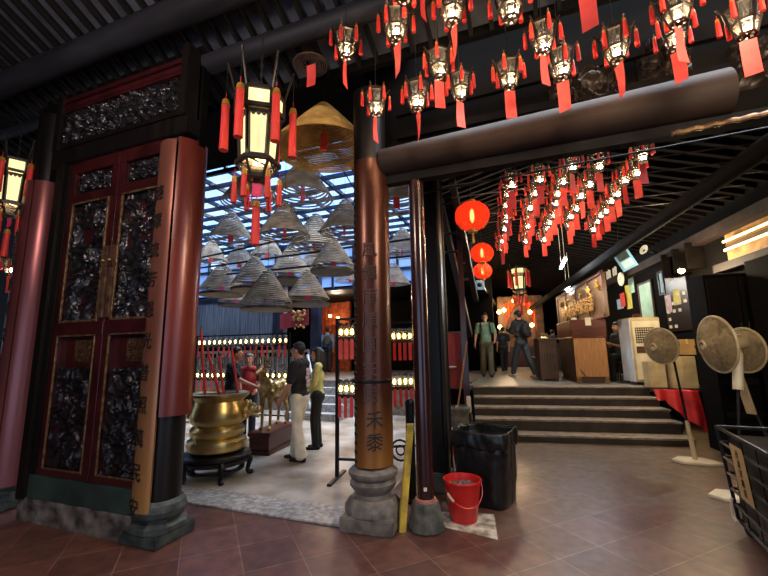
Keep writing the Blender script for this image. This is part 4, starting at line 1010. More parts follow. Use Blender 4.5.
person(p, facing((-.75, .66, 0)), 1.9, 'tall man in dark jacket and cap with a black backpack, walking away', 'dark_jacket', 'slate_trousers', shoe='shoe_pale', sleeve=1.9, feet=((-.08, .28), (.09, -.3)), lean=.06, wide=1.12, extra=backpack('bag_black'), cap='bag_black', arms={-1: ((-.22, .12, 1.18), (-.16, .3, 1.25)), 1: ((.25, .1, 1.16), (.2, .28, 1.1))})
p = fl(505, 371, .82)
person(p, away_f(p)+.3, 1.62, 'shorter person in dark clothes between the two walking men', 'navy_tshirt', 'black_trousers', feet=((-.1, -.1), (.1, .14)))
p = fl(553, 371, .82)
person(p+Vector((0, 1.2, 0)), away_f(p)-.5, 1.6, 'person in black bending towards the altar beside the rosewood chest', 'dark_jacket', 'black_trousers', sleeve=1.9, lean=.5)
p = rh(3.56, 3.05, .82)
person(p, left_f+.2, 1.72, 'man in grey shirt sitting behind the wooden counter', 'grey_shirt', 'black_trousers', sleeve=.9, pelvis_dz=-.32, knees=((-.1, .42, .56), (.1, .42, .56)), feet=((-.1, .42), (.1, .42)), lean=.12, arms={-1: ((-.24, .12, 1.12), (-.15, .36, 1.2)), 1: ((.24, .1, 1.15), (.12, .34, 1.28))})
b = MB(); b.cyl(p+Vector((0, 0, .39)), p+Vector((0, 0, .43)), .19, n=24); a = b.build('seat', M['woodred'], smooth=True); L = []
for k in range(4):
    t = PI/4+k*PI/2; b = MB(); b.cyl(p+Vector((.15*math.cos(t), .15*math.sin(t), .39)), p+Vector((.19*math.cos(t), .19*math.sin(t), 0)), .018, n=8); L.append(b.build('leg', M['woodred']))
thing('stool', p, [a]+L, 'red-brown stool under the seated man behind the counter', 'stool')

# ------------------------------------------------------------------ brass urn, its stand, big joss sticks
u = Vector((-4.02, 4.34, 0)); zb = .33
b = MB(); b.lathe([(.0, zb), (.3, zb), (.36, zb+.03), (.385, zb+.09), (.37, zb+.14), (.315, zb+.17), (.345, zb+.2), (.35, zb+.25), (.325, zb+.28), (.3, zb+.3), (.345, zb+.34), (.362, zb+.4), (.35, zb+.47), (.325, zb+.53), (.315, zb+.57), (.345, zb+.6), (.385, zb+.63), (.39, zb+.66), (.365, zb+.665), (.33, zb+.63), (.0, zb+.6)], 56, u)
a = b.build('urn_body', M['brass'], smooth=True)
b = MB(); b.lathe([(0, zb+.635), (.33, zb+.64), (.33, zb+.6), (0, zb+.6)], 40, u); ash = b.build('ash', M['ash'], smooth=True)
hs = []
for sgn in (1, -1):
    T = Blob(); o_ = u+CR.normalized()*sgn*.345+Vector((0, 0, zb+.46)); d = CR.normalized()*sgn; n_ = Vector((-d.y, d.x, 0))
    T.cap(o_-d*.05, o_+d*.07, .075, .07); T.ell(o_+d*.1+Vector((0, 0, .02)), .07, (1, 1, .9)); T.cap(o_+d*.12, o_+d*.2, .045, .04); T.cap(o_+d*.12-Vector((0, 0, .05)), o_+d*.19-Vector((0, 0, .075)), .03, .022)
    for s in (-1, 1): T.ell(o_+d*.05+n_*s*.07+Vector((0, 0, .08)), .03, (1, .7, 1.2)); T.ell(o_+d*.14+n_*s*.035+Vector((0, 0, .05)), .02, (1, 1, 1)); T.ell(o_+d*.2+n_*s*.015+Vector((0, 0, .025)), .018, (1, 1, 1))
    for q in range(8): t = q*PI/4; T.ell(o_+d*.03+n_*.085*math.cos(t)+Vector((0, 0, .09*math.sin(t))), .03, (1, 1, 1))
    hs.append(T.build('lion_head_handle', M['brass'], .008))
thing('incense_urn', u+Vector((0, 0, zb)), [a, ash]+hs, 'polished brass incense urn with lion head handles on a dark wooden stand', 'urn').scale = (1, 1, 1.14)
b = MB(); b.lathe([(0, .25), (.4, .25), (.44, .27), (.44, .3), (.41, .32), (0, .33)], 40, u); b.lathe([(.36, .2), (.42, .2), (.43, .25), (.36, .25)], 40, u); a = b.build('stand_top', M['blackwood'], smooth=True); L = []
b = MB(); b.lathe([(.3, .1), (.36, .1), (.36, .13), (.3, .13)], 40, u, closed=True); L.append(b.build('stretcher_ring', M['blackwood'], smooth=True))
for k in range(5):
    t = math.atan2(-u.y, -u.x)+.15+k*2*PI/5; d = Vector((math.cos(t), math.sin(t), 0))
    T = MB(); T.tube([u+d*.38+Vector((0, 0, .25)), u+d*.43+Vector((0, 0, .2)), u+d*.41+Vector((0, 0, .12)), u+d*.4+Vector((0, 0, .06)), u+d*.43+Vector((0, 0, .03))], .03, 10, rs=[.045, .04, .03, .028, .036]); T.sph(u+d*.445+Vector((0, 0, .035)), .035); L.append(T.build('leg', M['blackwood'], smooth=True))
thing('urn_stand', u, [a]+L, 'dark wooden stand with curved legs carrying the brass urn', 'stand')
for i, (bx, tx, ty) in enumerate(((195, 201, 330), (205, 208, 352), (217, 219, 356), (227, 232, 350))):
    p0 = rad(bx, 391, u); p0 = u+Vector((0, 0, zb+.73))+CR*((bx-212)/388*4.6)+Vector((0, -.0+.1*(i % 2), 0)); p1 = rad(tx, ty, (p0.x, p0.y))
    b = MB(); b.cyl(p0, p1, .017, n=10); s_ = b.build('stick', M['tassel'], smooth=True); b = MB(); b.cyl(p1, p1+(p1-p0).normalized()*.06, .013, .009, n=8); t_ = b.build('burnt_tip', M['ash'], smooth=True)
    thing('joss_stick', p0, [s_, t_], 'tall red joss stick in the brass urn, '+['half hidden by the red couplet board', 'second from the couplet board', 'third from the couplet board', 'nearest the dark-shirted young man'][i], 'incense stick', 'tall joss sticks in the brass urn')

# ------------------------------------------------------------------ deer on its pedestal
pd = (fl(250, 457)+fl(290, 449))/2; pd = Vector((-4.0, 5.75, 0)); pz = .36
p1, p2, p3 = fl(248, 455.5), fl(268, 457), fl(291, 445)
dd = (p2-p3); dd.z = 0; dd.normalize(); pd = (p1+p2)/2-dd*.5; pd.z = 0; face_d = facing(dd)
P = []
b = MB(); b.box((0, 0, .04), (.4, 1.02, .08), bev=.01); b.box((0, 0, .18), (.34, .96, .22)); b.box((0, 0, .32), (.4, 1.02, .07), bev=.012); P.append(b.build('pedestal_block', M['woodred']))
b = MB(); b.box((.175, .1, .2), (.012, .26, .12)); P.append(b.build('name_plate', M['paper']))
r = empty('pedestal', pd, face_d)
for o in P: o.parent = r
tag(r, 'red-brown wooden pedestal with a pale plate under the bronze deer', 'pedestal')
T = Blob()
T.ell((0, -.2, .86), .2, (.85, 1.75, 1.0)); T.ell((0, .16, .88), .19, (.85, 1.1, 1.12)); T.ell((0, -.46, .9), .165, (.95, 1, 1.05))
T.chain([(0, .28, .95), (0, .42, 1.14), (0, .47, 1.29)], [.13, .09, .07]); T.ell((0, .5, 1.33), .085, (.8, 1, 1)); T.chain([(0, .53, 1.33), (0, .66, 1.27), (0, .72, 1.25)], [.065, .045, .036])
for s in (-1, 1):
    T.chain([(s*.1, .24, .8), (s*.1, .26, .58), (s*.1, .24, .36), (s*.1, .25, .08)], [.09, .055, .036, .03]); T.cap((s*.1, .25, .06), (s*.1, .29, .03), .036, .04)
    T.chain([(s*.1, -.46, .84), (s*.11, -.4, .6), (s*.11, -.56, .36), (s*.11, -.52, .08)], [.13, .075, .04, .03]); T.cap((s*.11, -.52, .06), (s*.11, -.48, .03), .036, .04)
    T.ell((s*.11, .46, 1.39), .05, (1.5, .4, .75))
T.ell((0, -.64, .93), .05, (.8, .8, 1.5))
r2 = empty('deer_statue', pd+dd*.1+Vector((0, 0, pz)), face_d)
T.build('deer_body', M['bronze'], .012, r2)
for s in (-1, 1):
    T = MB(); T.tube([(s*.05, .46, 1.4), (s*.12, .4, 1.52), (s*.2, .38, 1.64), (s*.2, .42, 1.78), (s*.15, .46, 1.9)], .02, 8, rs=[.024, .022, .02, .016, .008]); T.tube([(s*.11, .41, 1.5), (s*.1, .52, 1.58), (s*.08, .58, 1.68)], .015, 8, rs=[.016, .014, .006]); T.tube([(s*.2, .38, 1.66), (s*.28, .36, 1.74), (s*.3, .38, 1.82)], .015, 8, rs=[.016, .012, .006]); T.build('antler', M['bronze'], r2, smooth=True)
b = MB()
for s in (-1, 1): b.sph((s*.065, .56, 1.36), .014, n=8)
b.build('eyes', M['ink'], r2)
r2.scale = (.74, .74, .74)
tag(r2, 'bronze deer statue with antlers standing on the red-brown pedestal', 'statue')

# ------------------------------------------------------------------ lamp racks of the courtyard
def rack_lamp():
    root = empty('rack_lamp'); b = MB(); b.cyl((0, 0, -.02), (0, 0, .0), .045, n=12); b.cyl((0, 0, .16), (0, 0, .19), .045, .02, n=12)
    for k in range(4): a = k*PI/2; b.cyl((.042*math.cos(a), .042*math.sin(a), 0), (.042*math.cos(a), .042*math.sin(a), .16), .004, n=5)
    b.build('lamp_frame', M['lframe'], root); b = MB(); b.cyl((0, 0, .005), (0, 0, .155), .038, n=12, caps=False); b.build('glass', M['lglass'], root, smooth=True)
    b = MB(); b.sph((0, 0, .07), .022, (1, 1, 1.9), n=10); b.build('bulb', M['rackbulb'], root, smooth=True)
    b = MB(); b.grid(lambda a, c: Vector(((a-.5)*.05, -.03+.008*math.sin(c*3), -.03-.26*c)), 2, 5); b.build('red_card', M['cardred'], root, solid=.002); return root
M['rackbulb'] = mat('rack_bulb', (255, 220, 140), .5, emit=16, ecol=(255, 214, 120))
rl_ = rack_lamp(); rf_ = [False]
def rack(A, B, levels, n, nm, label, legs=True):
    A = Vector(A); B = Vector(B); d = (B-A).normalized(); b = MB()
    Q = []
    for q in (A, B):
        b = MB(); b.bb(q.x-.02, q.x+.02, q.y-.02, q.y+.02, 0, 2.06)
        nn = Vector((-d.y, d.x, 0)); b.bar(q-nn*.3+Vector((0, 0, .02)), q+nn*.3+Vector((0, 0, .02)), .05, .04)
        Q.append(b.build('rack_post', M['blackmetal']))
    for z in levels+[2.04, .25]: Q.append(MB().bar(A+Vector((0, 0, z)), B+Vector((0, 0, z)), .03, .03).build('rack_rail', M['blackmetal']))
    thing('lamp_rack', A, Q, label, 'rack')
    for j, z in enumerate(levels):
        for k in range(n):
            p = A.lerp(B, (k+.6)/(n+.2))+Vector((0, 0, z+.038)); p += Vector((d.y, -d.x, 0))*.0
            put(rl_, rf_, p, math.atan2(d.y, d.x)+random.uniform(-.3, .3), 1.0, f'glowing lamp, {ORD[k]} from the {nm[0]}, {["upper", "lower"][j]} row of the {nm[1]}', 'lamp', 'small lamps on the courtyard racks')
rack((-7.75, 7.5, 0), (-5.05, 7.5, 0), [1.78, 1.0], 17, ('urn end', 'long far rack'), 'long black lamp rack across the courtyard behind the young man')
rack((-2.42, 4.72, 0), (-1.86, 4.8, 0), [1.76, 1.02], 7, ('free end', 'rack left of round column'), 'black lamp rack standing just left of the round column')
rack((-2.03, 5.5, 0), (-1.5, 5.78, 0), [1.72, 1.05], 7, ('near end', 'rack right of round column'), 'black lamp rack seen right of the round column, running back')
# ------------------------------------------------------------------ back hall
b = MB()
for x0 in (-10.75, -10.1, -9.45, -8.8, -8.15): 
    b.bb(x0, x0+.62, 10.3, 10.36, 1.9, 3.3)
    for k in range(6): b.bb(x0+.04+.1*k, x0+.09+.1*k, 10.26, 10.3, 1.95, 3.25)
b.bb(-10.85, -7.4, 10.2, 10.4, 1.82, 1.92)
a = b.build('slatted_panels', M['bluegrey']); b = MB(); b.bb(-10.9, -10.76, 10.22, 10.4, .85, 3.4); b.bb(-7.52, -7.4, 10.22, 10.4, .85, 3.4); b.bb(-10.8, -7.4, 10.24, 10.36, .85, 1.0); b.bb(-10.8, -7.4, 10.28, 10.38, 3.3, 3.42); c = b.build('screen_frame', M['steel'])
thing('slatted_screen', (-8.2, 10.3, .85), [a, c], 'blue-grey slatted screen at the back of the courtyard', 'screen')
for i, (x, lab) in enumerate(((-7.25, 'dark square pillar left of the red banner'), (-6.02, 'dark square pillar beside the orange doorway'))):
    b = MB(); b.bb(x-.13, x+.13, 10.2, 10.46, .85, 5.0, bev=.02); o = b.build('pillar', M['steel']); tag(o, lab+' of the back hall', 'pillar', None, 'structure')
# banner
b = MB(); b.grid(lambda a, c: Vector((-7.1+1.0*a, 10.02+.02*math.sin(a*14), 2.78-.46*c+.1*a)), 24, 4); a = b.build('banner_cloth', M['redboard'], solid=.01)
b = MB()
for q in range(26):
    b.ico((-6.4+random.uniform(-.22, .25), 9.98, 2.55+random.uniform(-.3, .3)), random.uniform(.03, .07), 1)
c = b.build('gold_embroidery', M['bannergold'])
b = MB(); [b.cyl((x_, 10.02, 2.78), (x_, 10.02, 5.04), .008, n=6) for x_ in (-7.05, -6.15)]; d = b.build('hanging_cord', M['wire'])
thing('altar_banner', (-6.4, 10.1, 2.4), [a, c, d], 'red cloth banner with gold embroidery in the back hall', 'banner')
# doorway: light from inside put into the orange panel colour
b = MB(); D0 = yp(317, 304, 14.2); D1 = yp(346, 352, 14.2); frame_rect(b, D0.x, D1.x+.2, .86, D0.z+.2, 14.2, .14, .1); b.bb(D0.x, D1.x+.2, 14.22, 14.28, .86, D0.z+.2)
for k in range(6): b.bb(D0.x+.1+.16*k, D0.x+.13+.16*k, 14.17, 14.22, .9, D0.z+.1)
for k in range(9): b.bb(D0.x, D1.x+.2, 14.17, 14.22, 1+.24*k, 1.03+.24*k)
struct(b.build('door_1', M['orangedoor']), 'orange lattice doorway behind the man in blue', 'door')
for i, (x, y) in enumerate(((330, 316), (338, 318))):
    p = yp(x, y, 14.0); b = MB(); b.sph(p, .06, n=12); a = b.build('globe', M['altarlight']); b = MB(); b.cyl(p+Vector((0, 0, .05)), p+Vector((0, 0, .5)), .01, n=6); c = b.build('cord', M['wire']); thing('hanging_lamp', p, [a, c], ['small warm lamp at the top of the orange doorway, over the man in blue', 'small warm lamp right of the orange doorway top'][i], 'lamp', 'doorway lamps')
b = MB()
x0, x1 = -11.5, -5.85
b.bb(x0, x1, 9.62, 9.68, 1.62, 1.7); b.bb(x0, x1, 9.62, 9.68, .95, 1.0)
for k in range(34):
    x = x0+(x1-x0)*k/33; b.bb(x-.02, x+.02, 9.62, 9.67, .85, 1.65)
    if k < 33:
        for z in (1.15, 1.32, 1.48): b.bb(x, x+.17, 9.635, 9.66, z-.012, z+.012)
        b.bb(x+.075, x+.095, 9.635, 9.66, 1.15, 1.48)
o = b.build('balustrade', M['stone']); tag(o, 'pale lattice balustrade along the back platform', 'balustrade')
b = MB(); 
for k in range(2): b.bar((-5.0+.25*k, 8.35, .3), (-5.5+.25*k, 8.6, 1.55), .05, .05)
a = b.build('ramp_rail', M['coolblue']); tag(a, 'pale slanting handrails by the courtyard steps', 'handrail')
# ------------------------------------------------------------------ side hall: counter, chests, cooler, boxes
def RT(root, u, v, z, rz=0.):
    root.location = rh(u, v, z); root.rotation_euler = (0, 0, A8+rz); return root
r = RT(empty('counter'), 2.3, 2.3, .82)
W, D_, h1, h2 = .68, 1.5, 1.02, 1.44
b = MB(); b.bb(0, W, 0, .04, .14, h1); b.build('front_panel', M['wood'], r)
b = MB(); b.bb(0, W, .04, D_, .14, h1); b.build('cabinet_body', M['wooddark'], r, bevel=.006)
b = MB(); b.bb(-.03, W+.03, -.03, D_, h1, h1+.03); b.bb(-.03, W+.03, -.03, .06, h1+.03, h2); b.bb(-.03, .02, .06, D_, h1+.03, h2); b.bb(W-.02, W+.03, .06, D_*.5, h1+.03, h2-.05); b.build('counter_screen', M['woodred'], r, bevel=.012)
b = MB(); b.bb(.02, W-.02, .04, D_, .0, .14); b.build('plinth', M['wooddark'], r)
for x in (0, W-.1): b = MB(); b.bb(x, x+.1, -.01, .1, 0, .15, bev=.01); b.build('foot', M['gilt'], r)
b = MB(); b.tube([(-.02, .1, h1), (-.03, .06, .5), (.12, -.012, .25), (.2, -.014, .14)], .008); b.build('cable', M['ink'], r, smooth=True)
b = MB(); b.bb(.28, .4, -.045, -.03, h2-.14, h2+.04); b.build('white_notice', M['paper'], r)
tag(r, 'plank-fronted wooden counter with a dark red upper screen on the platform', 'counter')
for i, (x, y, z, w, h, m, lab) in enumerate(((.12, .3, h1+.03, .1, .46, 'paper', 'white paper box standing behind the dark red counter screen'), (.46, .3, h1+.03, .16, .43, 'papergreen', 'pale green box on the counter beside the seated man'))):
    o = MB().box((0, 0, h/2), (w, .12, h), bev=.01).build('paper_box', M[m]); o.location = rh(2.3+x, 2.3+y, .82+z); o.rotation_euler = (0, 0, A8); tag(o, lab, 'box')
# rosewood chests behind, lined up to the left of the counter
for i, (px, py, w, d, h, lab) in enumerate(((556, 381, .42, .8, 1.0, 'tall dark wooden case against the counter side'), (541, 377, .5, .5, .52, 'slatted rosewood chest nearest the tall backpacker'), (552, 371, .55, .6, .95, 'rosewood cabinet behind the slatted chest'))):
    q = fl(px, py, .82); u_, v_, _ = uv(q); u_ += (-.12, .12, .1)[i]; r = RT(empty('chest'), u_-w/2, v_, .82)
    b = MB(); b.bb(0, w, 0, d, .05, h); b.build('chest_body', M['rosewood'], r, bevel=.008)
    b = MB(); b.bb(-.02, w+.02, -.02, d+.02, h, h+.04); b.build('lid', M['rosewood'], r, bevel=.008)
    b = MB()
    for k in range(6): b.bb(.02+(w-.04)*k/6+.01, .02+(w-.04)*(k+1)/6-.01, -.018, 0, .1, h-.06)
    b.build('front_slats', M['wooddark'], r)
    for x in (.02, w-.07): b = MB(); b.bb(x, x+.05, .0, .05, 0, .06); b.build('foot', M['wooddark'], r)
    tag(r, lab, 'chest', 'rosewood chests by the counter')
    if i == 2:
        b = MB(); b.lathe([(.06, 0), (.07, .02), (.02, .06), (.02, .3), (.05, .33), (0, .34)], 14); o = b.build('red_candle', M['redplastic'], smooth=True); o.location = rh(u_-w/2+.12, v_+.4, .82+h+.04); tag(o, 'tall pinkish red candle stand on the rosewood cabinet', 'candle')
    if i == 0:
        for q_ in range(4):
            b = MB(); b.lathe([(.03, 0), (.04, .02), (.02, .05), (.035, .1), (.03, .13), (0, .14)], 14); o = b.build('brass_cup', M['brass'], smooth=True); o.location = rh(u_-w/2+.1+.07*q_, v_+.12+.16*q_, .82+h+.04); tag(o, f'little brass cup on the dark case, {ORD[q_]} from the front', 'cup', 'brass cups on the dark case')
    else:
        for q_ in range(2):
            b = MB(); b.box((0, 0, .02), (.14, .2, .04)); o = b.build('folded_paper', M['paper']); o.location = rh(u_-w/2+.12+.24*q_, v_+.1+.1*q_, .82+h+.04); tag(o, f'white folded paper on the {["slatted chest", "rosewood cabinet"][i-1]}, {["nearer the passage", "nearer the counter"][q_]}', 'paper', 'papers on the chests')
# gilt wall panel with gold writing (shrine side) along the hall
q0 = upl(602, 272, 3.0); q1 = upl(557, 293, 3.0); _, v0, z0 = uv(q0); _, v1, z1 = uv(q1); zl = max(2.32, upl(602, 322, 3.0).z)
b = MB(); b.poly([rh(3.0, v0, zl), rh(3.0, v0, z0), rh(3.0, v1, z0+.02), rh(3.0, v1, zl)], XR*.06); a = b.build('panel_board', M['goldwood'])
b = MB()
for (zA, zB) in ((z0-.04, z0+.05), (zl-.03, zl+.06)): b.bb(2.95, 3.02, v0, v1, zA, zB, mx=MR)
for k in range(5): b.bb(2.96, 3.01, v0+(v1-v0)*k/4-.03, v0+(v1-v0)*k/4+.03, zl, z0, mx=MR)
c = b.build('panel_rails', M['woodred'])
zc_ = (z0+zl)/2-.15
t = text('有求必應神恩浩蕩', .42, M['gold'], 'gold_characters', None, MR @ Matrix.Translation((2.95, (v0+v1)/2, zc_)) @ Matrix.Rotation(-PI/2, 4, 'Z') @ FRONT, ext=.012)
b = MB()
for k in range(6):
    for q_ in range(10): t_ = q_*.5; b.ico(rh(2.96, v0+.3+k*.75+.2*math.cos(t_*2+k)*random.random(), z0-.28+.12*math.sin(t_*3)*random.random()), .035, 1)
d = b.build('gilt_carving', M['gold'])
th_ = thing('gilt_shrine', rh(3.0, v0, zl), [a, c, t, d], 'tall gilt wooden shrine panel with a line of gold characters above the counter', 'panel')
b = MB(); b.bb(3.05, 3.35, v0+1.2, v1-.1, .82, zl-.04, mx=MR); o = b.build('wooden_plinth', M['wooddark'], bevel=.01); tag(o, 'dark wooden base under the gilt shrine panel', 'base')
# cool air unit
q = fl(625+5, 384, .82); u_, v_, _ = uv(q)
r = RT(empty('air_cooler'), 3.36, 1.85, .82, .1)
b = MB(); b.bb(0, .6, 0, .55, .05, 1.42, bev=.015); b.build('cooler_body', M['cream'], r)
b = MB(); b.bb(-.012, .0, .02, .53, .06, 1.4); b.build('side_panel', M['coolblue'], r)
b = MB(); b.bb(.03, .57, -.02, .0, .1, 1.34, bev=.006); b.build('front_panel', M['white'], r)
b = MB()
for k in range(7): b.bb(.07, .45, -.03, -.018, .88+.05*k, .9+.05*k)
for k in range(9): b.bb(.075+.045*k, .085+.045*k, -.03, -.018, .86, 1.2)
b.build('grille', M['ink'], r)
b = MB(); b.bb(.06, .46, -.03, -.02, .66, .8); b.build('control_panel', M['wooddark'], r)
for x in (.06, .54):
    for y in (.06, .49): b = MB(); b.sph((x, y, .025), .025, n=10); b.build('caster', M['ink'], r)
tag(r, 'cream air cooler with black grille and bluish white side beside the cardboard boxes', 'air cooler')
b = MB(); b.lathe([(.0, 0), (.06, 0), (.09, .04), (.07, .09), (0, .1)], 16); o = b.build('brown_pot', M['woodred'], smooth=True); o.location = rh(3.6, 2.1, .82+1.42); tag(o, 'small red-brown pot on top of the air cooler', 'pot')
def carton(u_, v_, z, w, d, h, rz, lab, logo=False, m='cardboard'):
    r = RT(empty('carton'), u_, v_, z, rz); b = MB(); b.bb(0, w, 0, d, 0, h, bev=.006); b.build('carton_body', M[m], r)
    b = MB(); b.bb(w*.47, w*.53, -.003, d, h-.001, h+.003); b.bb(w*.47, w*.53, -.003, .0, h*.7, h); b.build('tape', M['signpaper'], r)
    if logo: 
        b = MB(); b.lathe([(.0, 0), (.05, 0), (.05, .004), (0, .004)], 20); o = b.build('printed_emblem', M['woodred'], r); o.data.transform(Matrix.Translation((w*.75, -.002, h*.5)) @ Matrix.Rotation(PI/2, 4, 'X') @ Matrix.Diagonal((1.2, .9, 1, 1)))
    tag(r, lab, 'box', 'cardboard boxes at the top of the steps')
carton(3.36, 1.25, .82, .3, .34, .5, -.1, 'slim cream carton left of the fan, at the top of the steps', m='cream')
carton(3.7, 1.1, .82, .42, .4, .6, -.05, 'lower cream carton behind the fan head, under the big brown box', m='cream')
carton(3.7, 1.12, 1.44, .68, .4, .3, .02, 'wide brown box with emblem stacked behind the small fan', True)
# red cloth over the step end
def cl(a, c):
    A = Vector(upl(0, 0, 1)) if False else None
    uu = 3.02+.55*a; v = 1.42-1.32*c*.7; z = .86-.62*c*(.45+.55*a)
    return rh(uu, v-.12-.03*math.sin(a*9+c*4), z+.02*math.sin(a*13+c*3))
def cl_(a, c):
    tp = vpl(653, 389, .62).lerp(vpl(698, 390, .62), a); lo = .06+.3*min(1, a*1.6)-.02; q_ = uv(tp)
    return rh(q_[0]+.04*math.sin(c*2)*a, .62-.04*math.sin(a*17+c)*(.4+c)-.1*c, q_[2]-(.19+.52*max(0, (a-.22)/.78)**.7)*c)
b = MB(); b.grid(cl_, 48, 20)
o = b.build('red_cloth', M['redcloth'], smooth=True, solid=.008); tag(o, 'red cloth hanging down over the right end of the steps', 'cloth')
# black cabinets by the steps
r = RT(empty('black_cabinet'), 3.62, -.5, 0)
b = MB(); b.bb(0, .9, 0, .5, .0, 2.72); b.build('cabinet_body', M['darkwall'], r, bevel=.01)
for x in (.02, .46): 
    d = MB().bb(x, x+.42, -.02, 0, 1.2, 2.66, bev=.004).build('door', M['blackwood'], r); b = MB(); b.cyl((x+(.38 if x < .2 else .04), -.03, 1.8), (x+(.38 if x < .2 else .04), -.03, 1.95), .01, n=8); b.build('handle', M['chromewire'], d)
b = MB(); b.bb(.04, .86, -.03, .0, 1.02, 1.12); b.bb(.04, .86, -.03, 0, .55, .62); b.build('shelf', M['rafter'], r)
tag(r, 'tall black cabinet right of the steps behind the fans', 'cabinet')
r = RT(empty('black_locker'), 4.05, -1.35, 0); b = MB(); b.bb(0, .44, 0, .6, 0, 2.85); b.build('locker_body', M['darkwall'], r, bevel=.01); b = MB(); b.bb(.04, .4, -.02, 0, .1, 2.75); dd = b.build('door', M['darkwall'], r, bevel=.004); b = MB(); b.cyl((.08, -.03, 1.5), (.08, -.03, 1.7), .012, n=8); b.build('handle', M['chromewire'], dd); tag(r, 'taller black locker at the right frame edge', 'locker')
# ------------------------------------------------------------------ fans
def fan(base, hub, aim, R_, label, tiltm=True, plate=.26, tube_h=.55, arm=None):
    root = empty('stand_fan', (base[0], base[1], 0)); P = []
    base = Vector((base[0], base[1], 0)); hub = Vector(hub); aim = Vector(aim).normalized()
    b = MB(); pts = [(-.3, -.05), (-.2, -.16), (.1, -.2), (.3, -.12), (.14, .14), (-.16, .16)]
    b.poly([base+Vector((x*plate/.26, y*plate/.26, .0)) for x, y in pts], (0, 0, .04)); P.append(b.build('base_plate', M['white'], bevel=.012))
    back = hub-aim*.2
    tp = back-Vector((0, 0, .1)); mid = base.lerp(tp, .33); mid = base+(tp-base)*.36
    b = MB(); b.cyl(base+Vector((0, 0, .03)), mid, .032, .026, n=16); P.append(b.build('lower_tube', M['cream'], smooth=True))
    b = MB(); b.cyl(mid, tp, .016, n=12); P.append(b.build('inner_rod', M['blackmetal'], smooth=True))
    q = aim.to_track_quat('Z', 'Y').to_matrix().to_4x4(); mx = Matrix.Translation(hub) @ q
    # front dish of concentric wires over a solid-looking mesh
    b = MB()
    for k in range(25):
        rr = R_*(.16+.84*k/24); zz = .15*(1-(rr/R_)**2); b.tube([Vector((rr*math.cos(t*PI/18), rr*math.sin(t*PI/18), zz)) for t in range(36)], .003, 5, closed=True)
    for k in range(84):
        t = 2*PI*k/84; b.tube([Vector((R_*f*math.cos(t), R_*f*math.sin(t),   .15*(1-f*f))) for f in (.15, .4, .65, .85, 1)], .0022, 4)
    g = b.build('front_guard', M['fanguard']); g.data.transform(mx); P.append(g)
    b = MB(); b.tube([Vector((R_*math.cos(t*PI/24), R_*math.sin(t*PI/24), 0)) for t in range(48)], .014, 8, closed=True); g = b.build('guard_rim', M['cream'], smooth=True); g.data.transform(mx); P.append(g)
    b = MB()
    for k in range(19):
        rr = R_*(.3+.7*k/18); zz = -.11*(1-(rr/R_)**2); b.tube([Vector((rr*math.cos(t*PI/18), rr*math.sin(t*PI/18), zz)) for t in range(36)], .003, 5, closed=True)
    for k in range(72):
        t = 2*PI*k/72; b.tube([Vector((R_*f*math.cos(t), R_*f*math.sin(t), -.11*(1-f*f))) for f in (.28, .5, .75, 1)], .0024, 4)
    g = b.build('rear_guard', M['fanguard']); g.data.transform(mx); P.append(g)
    b = MB(); b.lathe([(0, .17), (.05, .165), (.055, .145), (0, .14)], 24); g = b.build('centre_badge', M['cream'], smooth=True); g.data.transform(mx); P.append(g); bdg = g
    b = MB(); b.tube([Vector((.025*math.cos(t*PI/6), .025*math.sin(t*PI/6), .169)) for t in range(8)], .006, 5); b.tube([Vector((.012*math.cos(t*PI/6+PI), .02+.012*math.sin(t*PI/6), .169)) for t in range(7)], .006, 5); g = b.build('badge_mark', M['ink']); g.data.transform(mx); g.parent = bdg
    for k in range(3):      # blades at rest
        t0 = 2*PI*k/3; b = MB(); b.grid(lambda a, c: Vector(((.05+(R_*.86-.05)*a)*math.cos(t0+(c-.5)*(.9+.5*a)), (.05+(R_*.86-.05)*a)*math.sin(t0+(c-.5)*(.9+.5*a)), (c-.5)*.07)), 8, 8); g = b.build('blade', M['cream'], smooth=True, solid=.004); g.data.transform(mx); P.append(g)
    b = MB(); b.lathe([(0, -.3), (.06, -.3), (.085, -.27), (.09, -.14), (.07, -.11), (.04, -.1), (.03, -.02), (0, .02)], 24); g = b.build('motor', M['cream'], smooth=True); g.data.transform(mx); P.append(g)
    b = MB(); b.bar(back-Vector((0, 0, .02)), tp-Vector((0, 0, .06)), .07, .06); P.append(b.build('neck', M['cream'], bevel=.01))
    if arm: b = MB(); b.bar(arm[0], arm[1], .1, .03); P.append(b.build('bracket_arm', M['cream'], bevel=.01))
    if tube_h > .6: b = MB(); b.cyl(tp-Vector((0, 0, .02)), tp.lerp(base, .28), .05, n=18); P.append(b.build('upper_sleeve', M['white'], smooth=True))
    adopt(root, P); tag(root, label, 'fan', 'cream stand fans'); return root
camdir = lambda p: (EYE-Vector(p)).normalized()
B1 = (2.06, 6.9); h1_ = rad(661, 346, B1)
fan(B1, h1_, camdir(h1_)+Vector((-.95, .1, -.1)), .265, 'smaller cream fan with its white base plate before the red cloth')
B2 = (1.98, 5.45); h2_ = dep(717, 344, 4.55)
fan(B2, h2_, camdir(h2_)+Vector((-2.2, .4, -.15)), .325, 'larger cream fan facing left, above the black basket', tube_h=1, plate=.26)
B3 = (2.5, 5.6); h3_ = dep(744, 350, 5.15)
fan(B3, h3_, Vector((.9, .15, 0))-camdir(h3_)*.35, .29, 'third cream fan facing away, its back against the larger fan', tube_h=.3, arm=(dep(738, 374, 4.6), dep(752, 414, 4.55)))
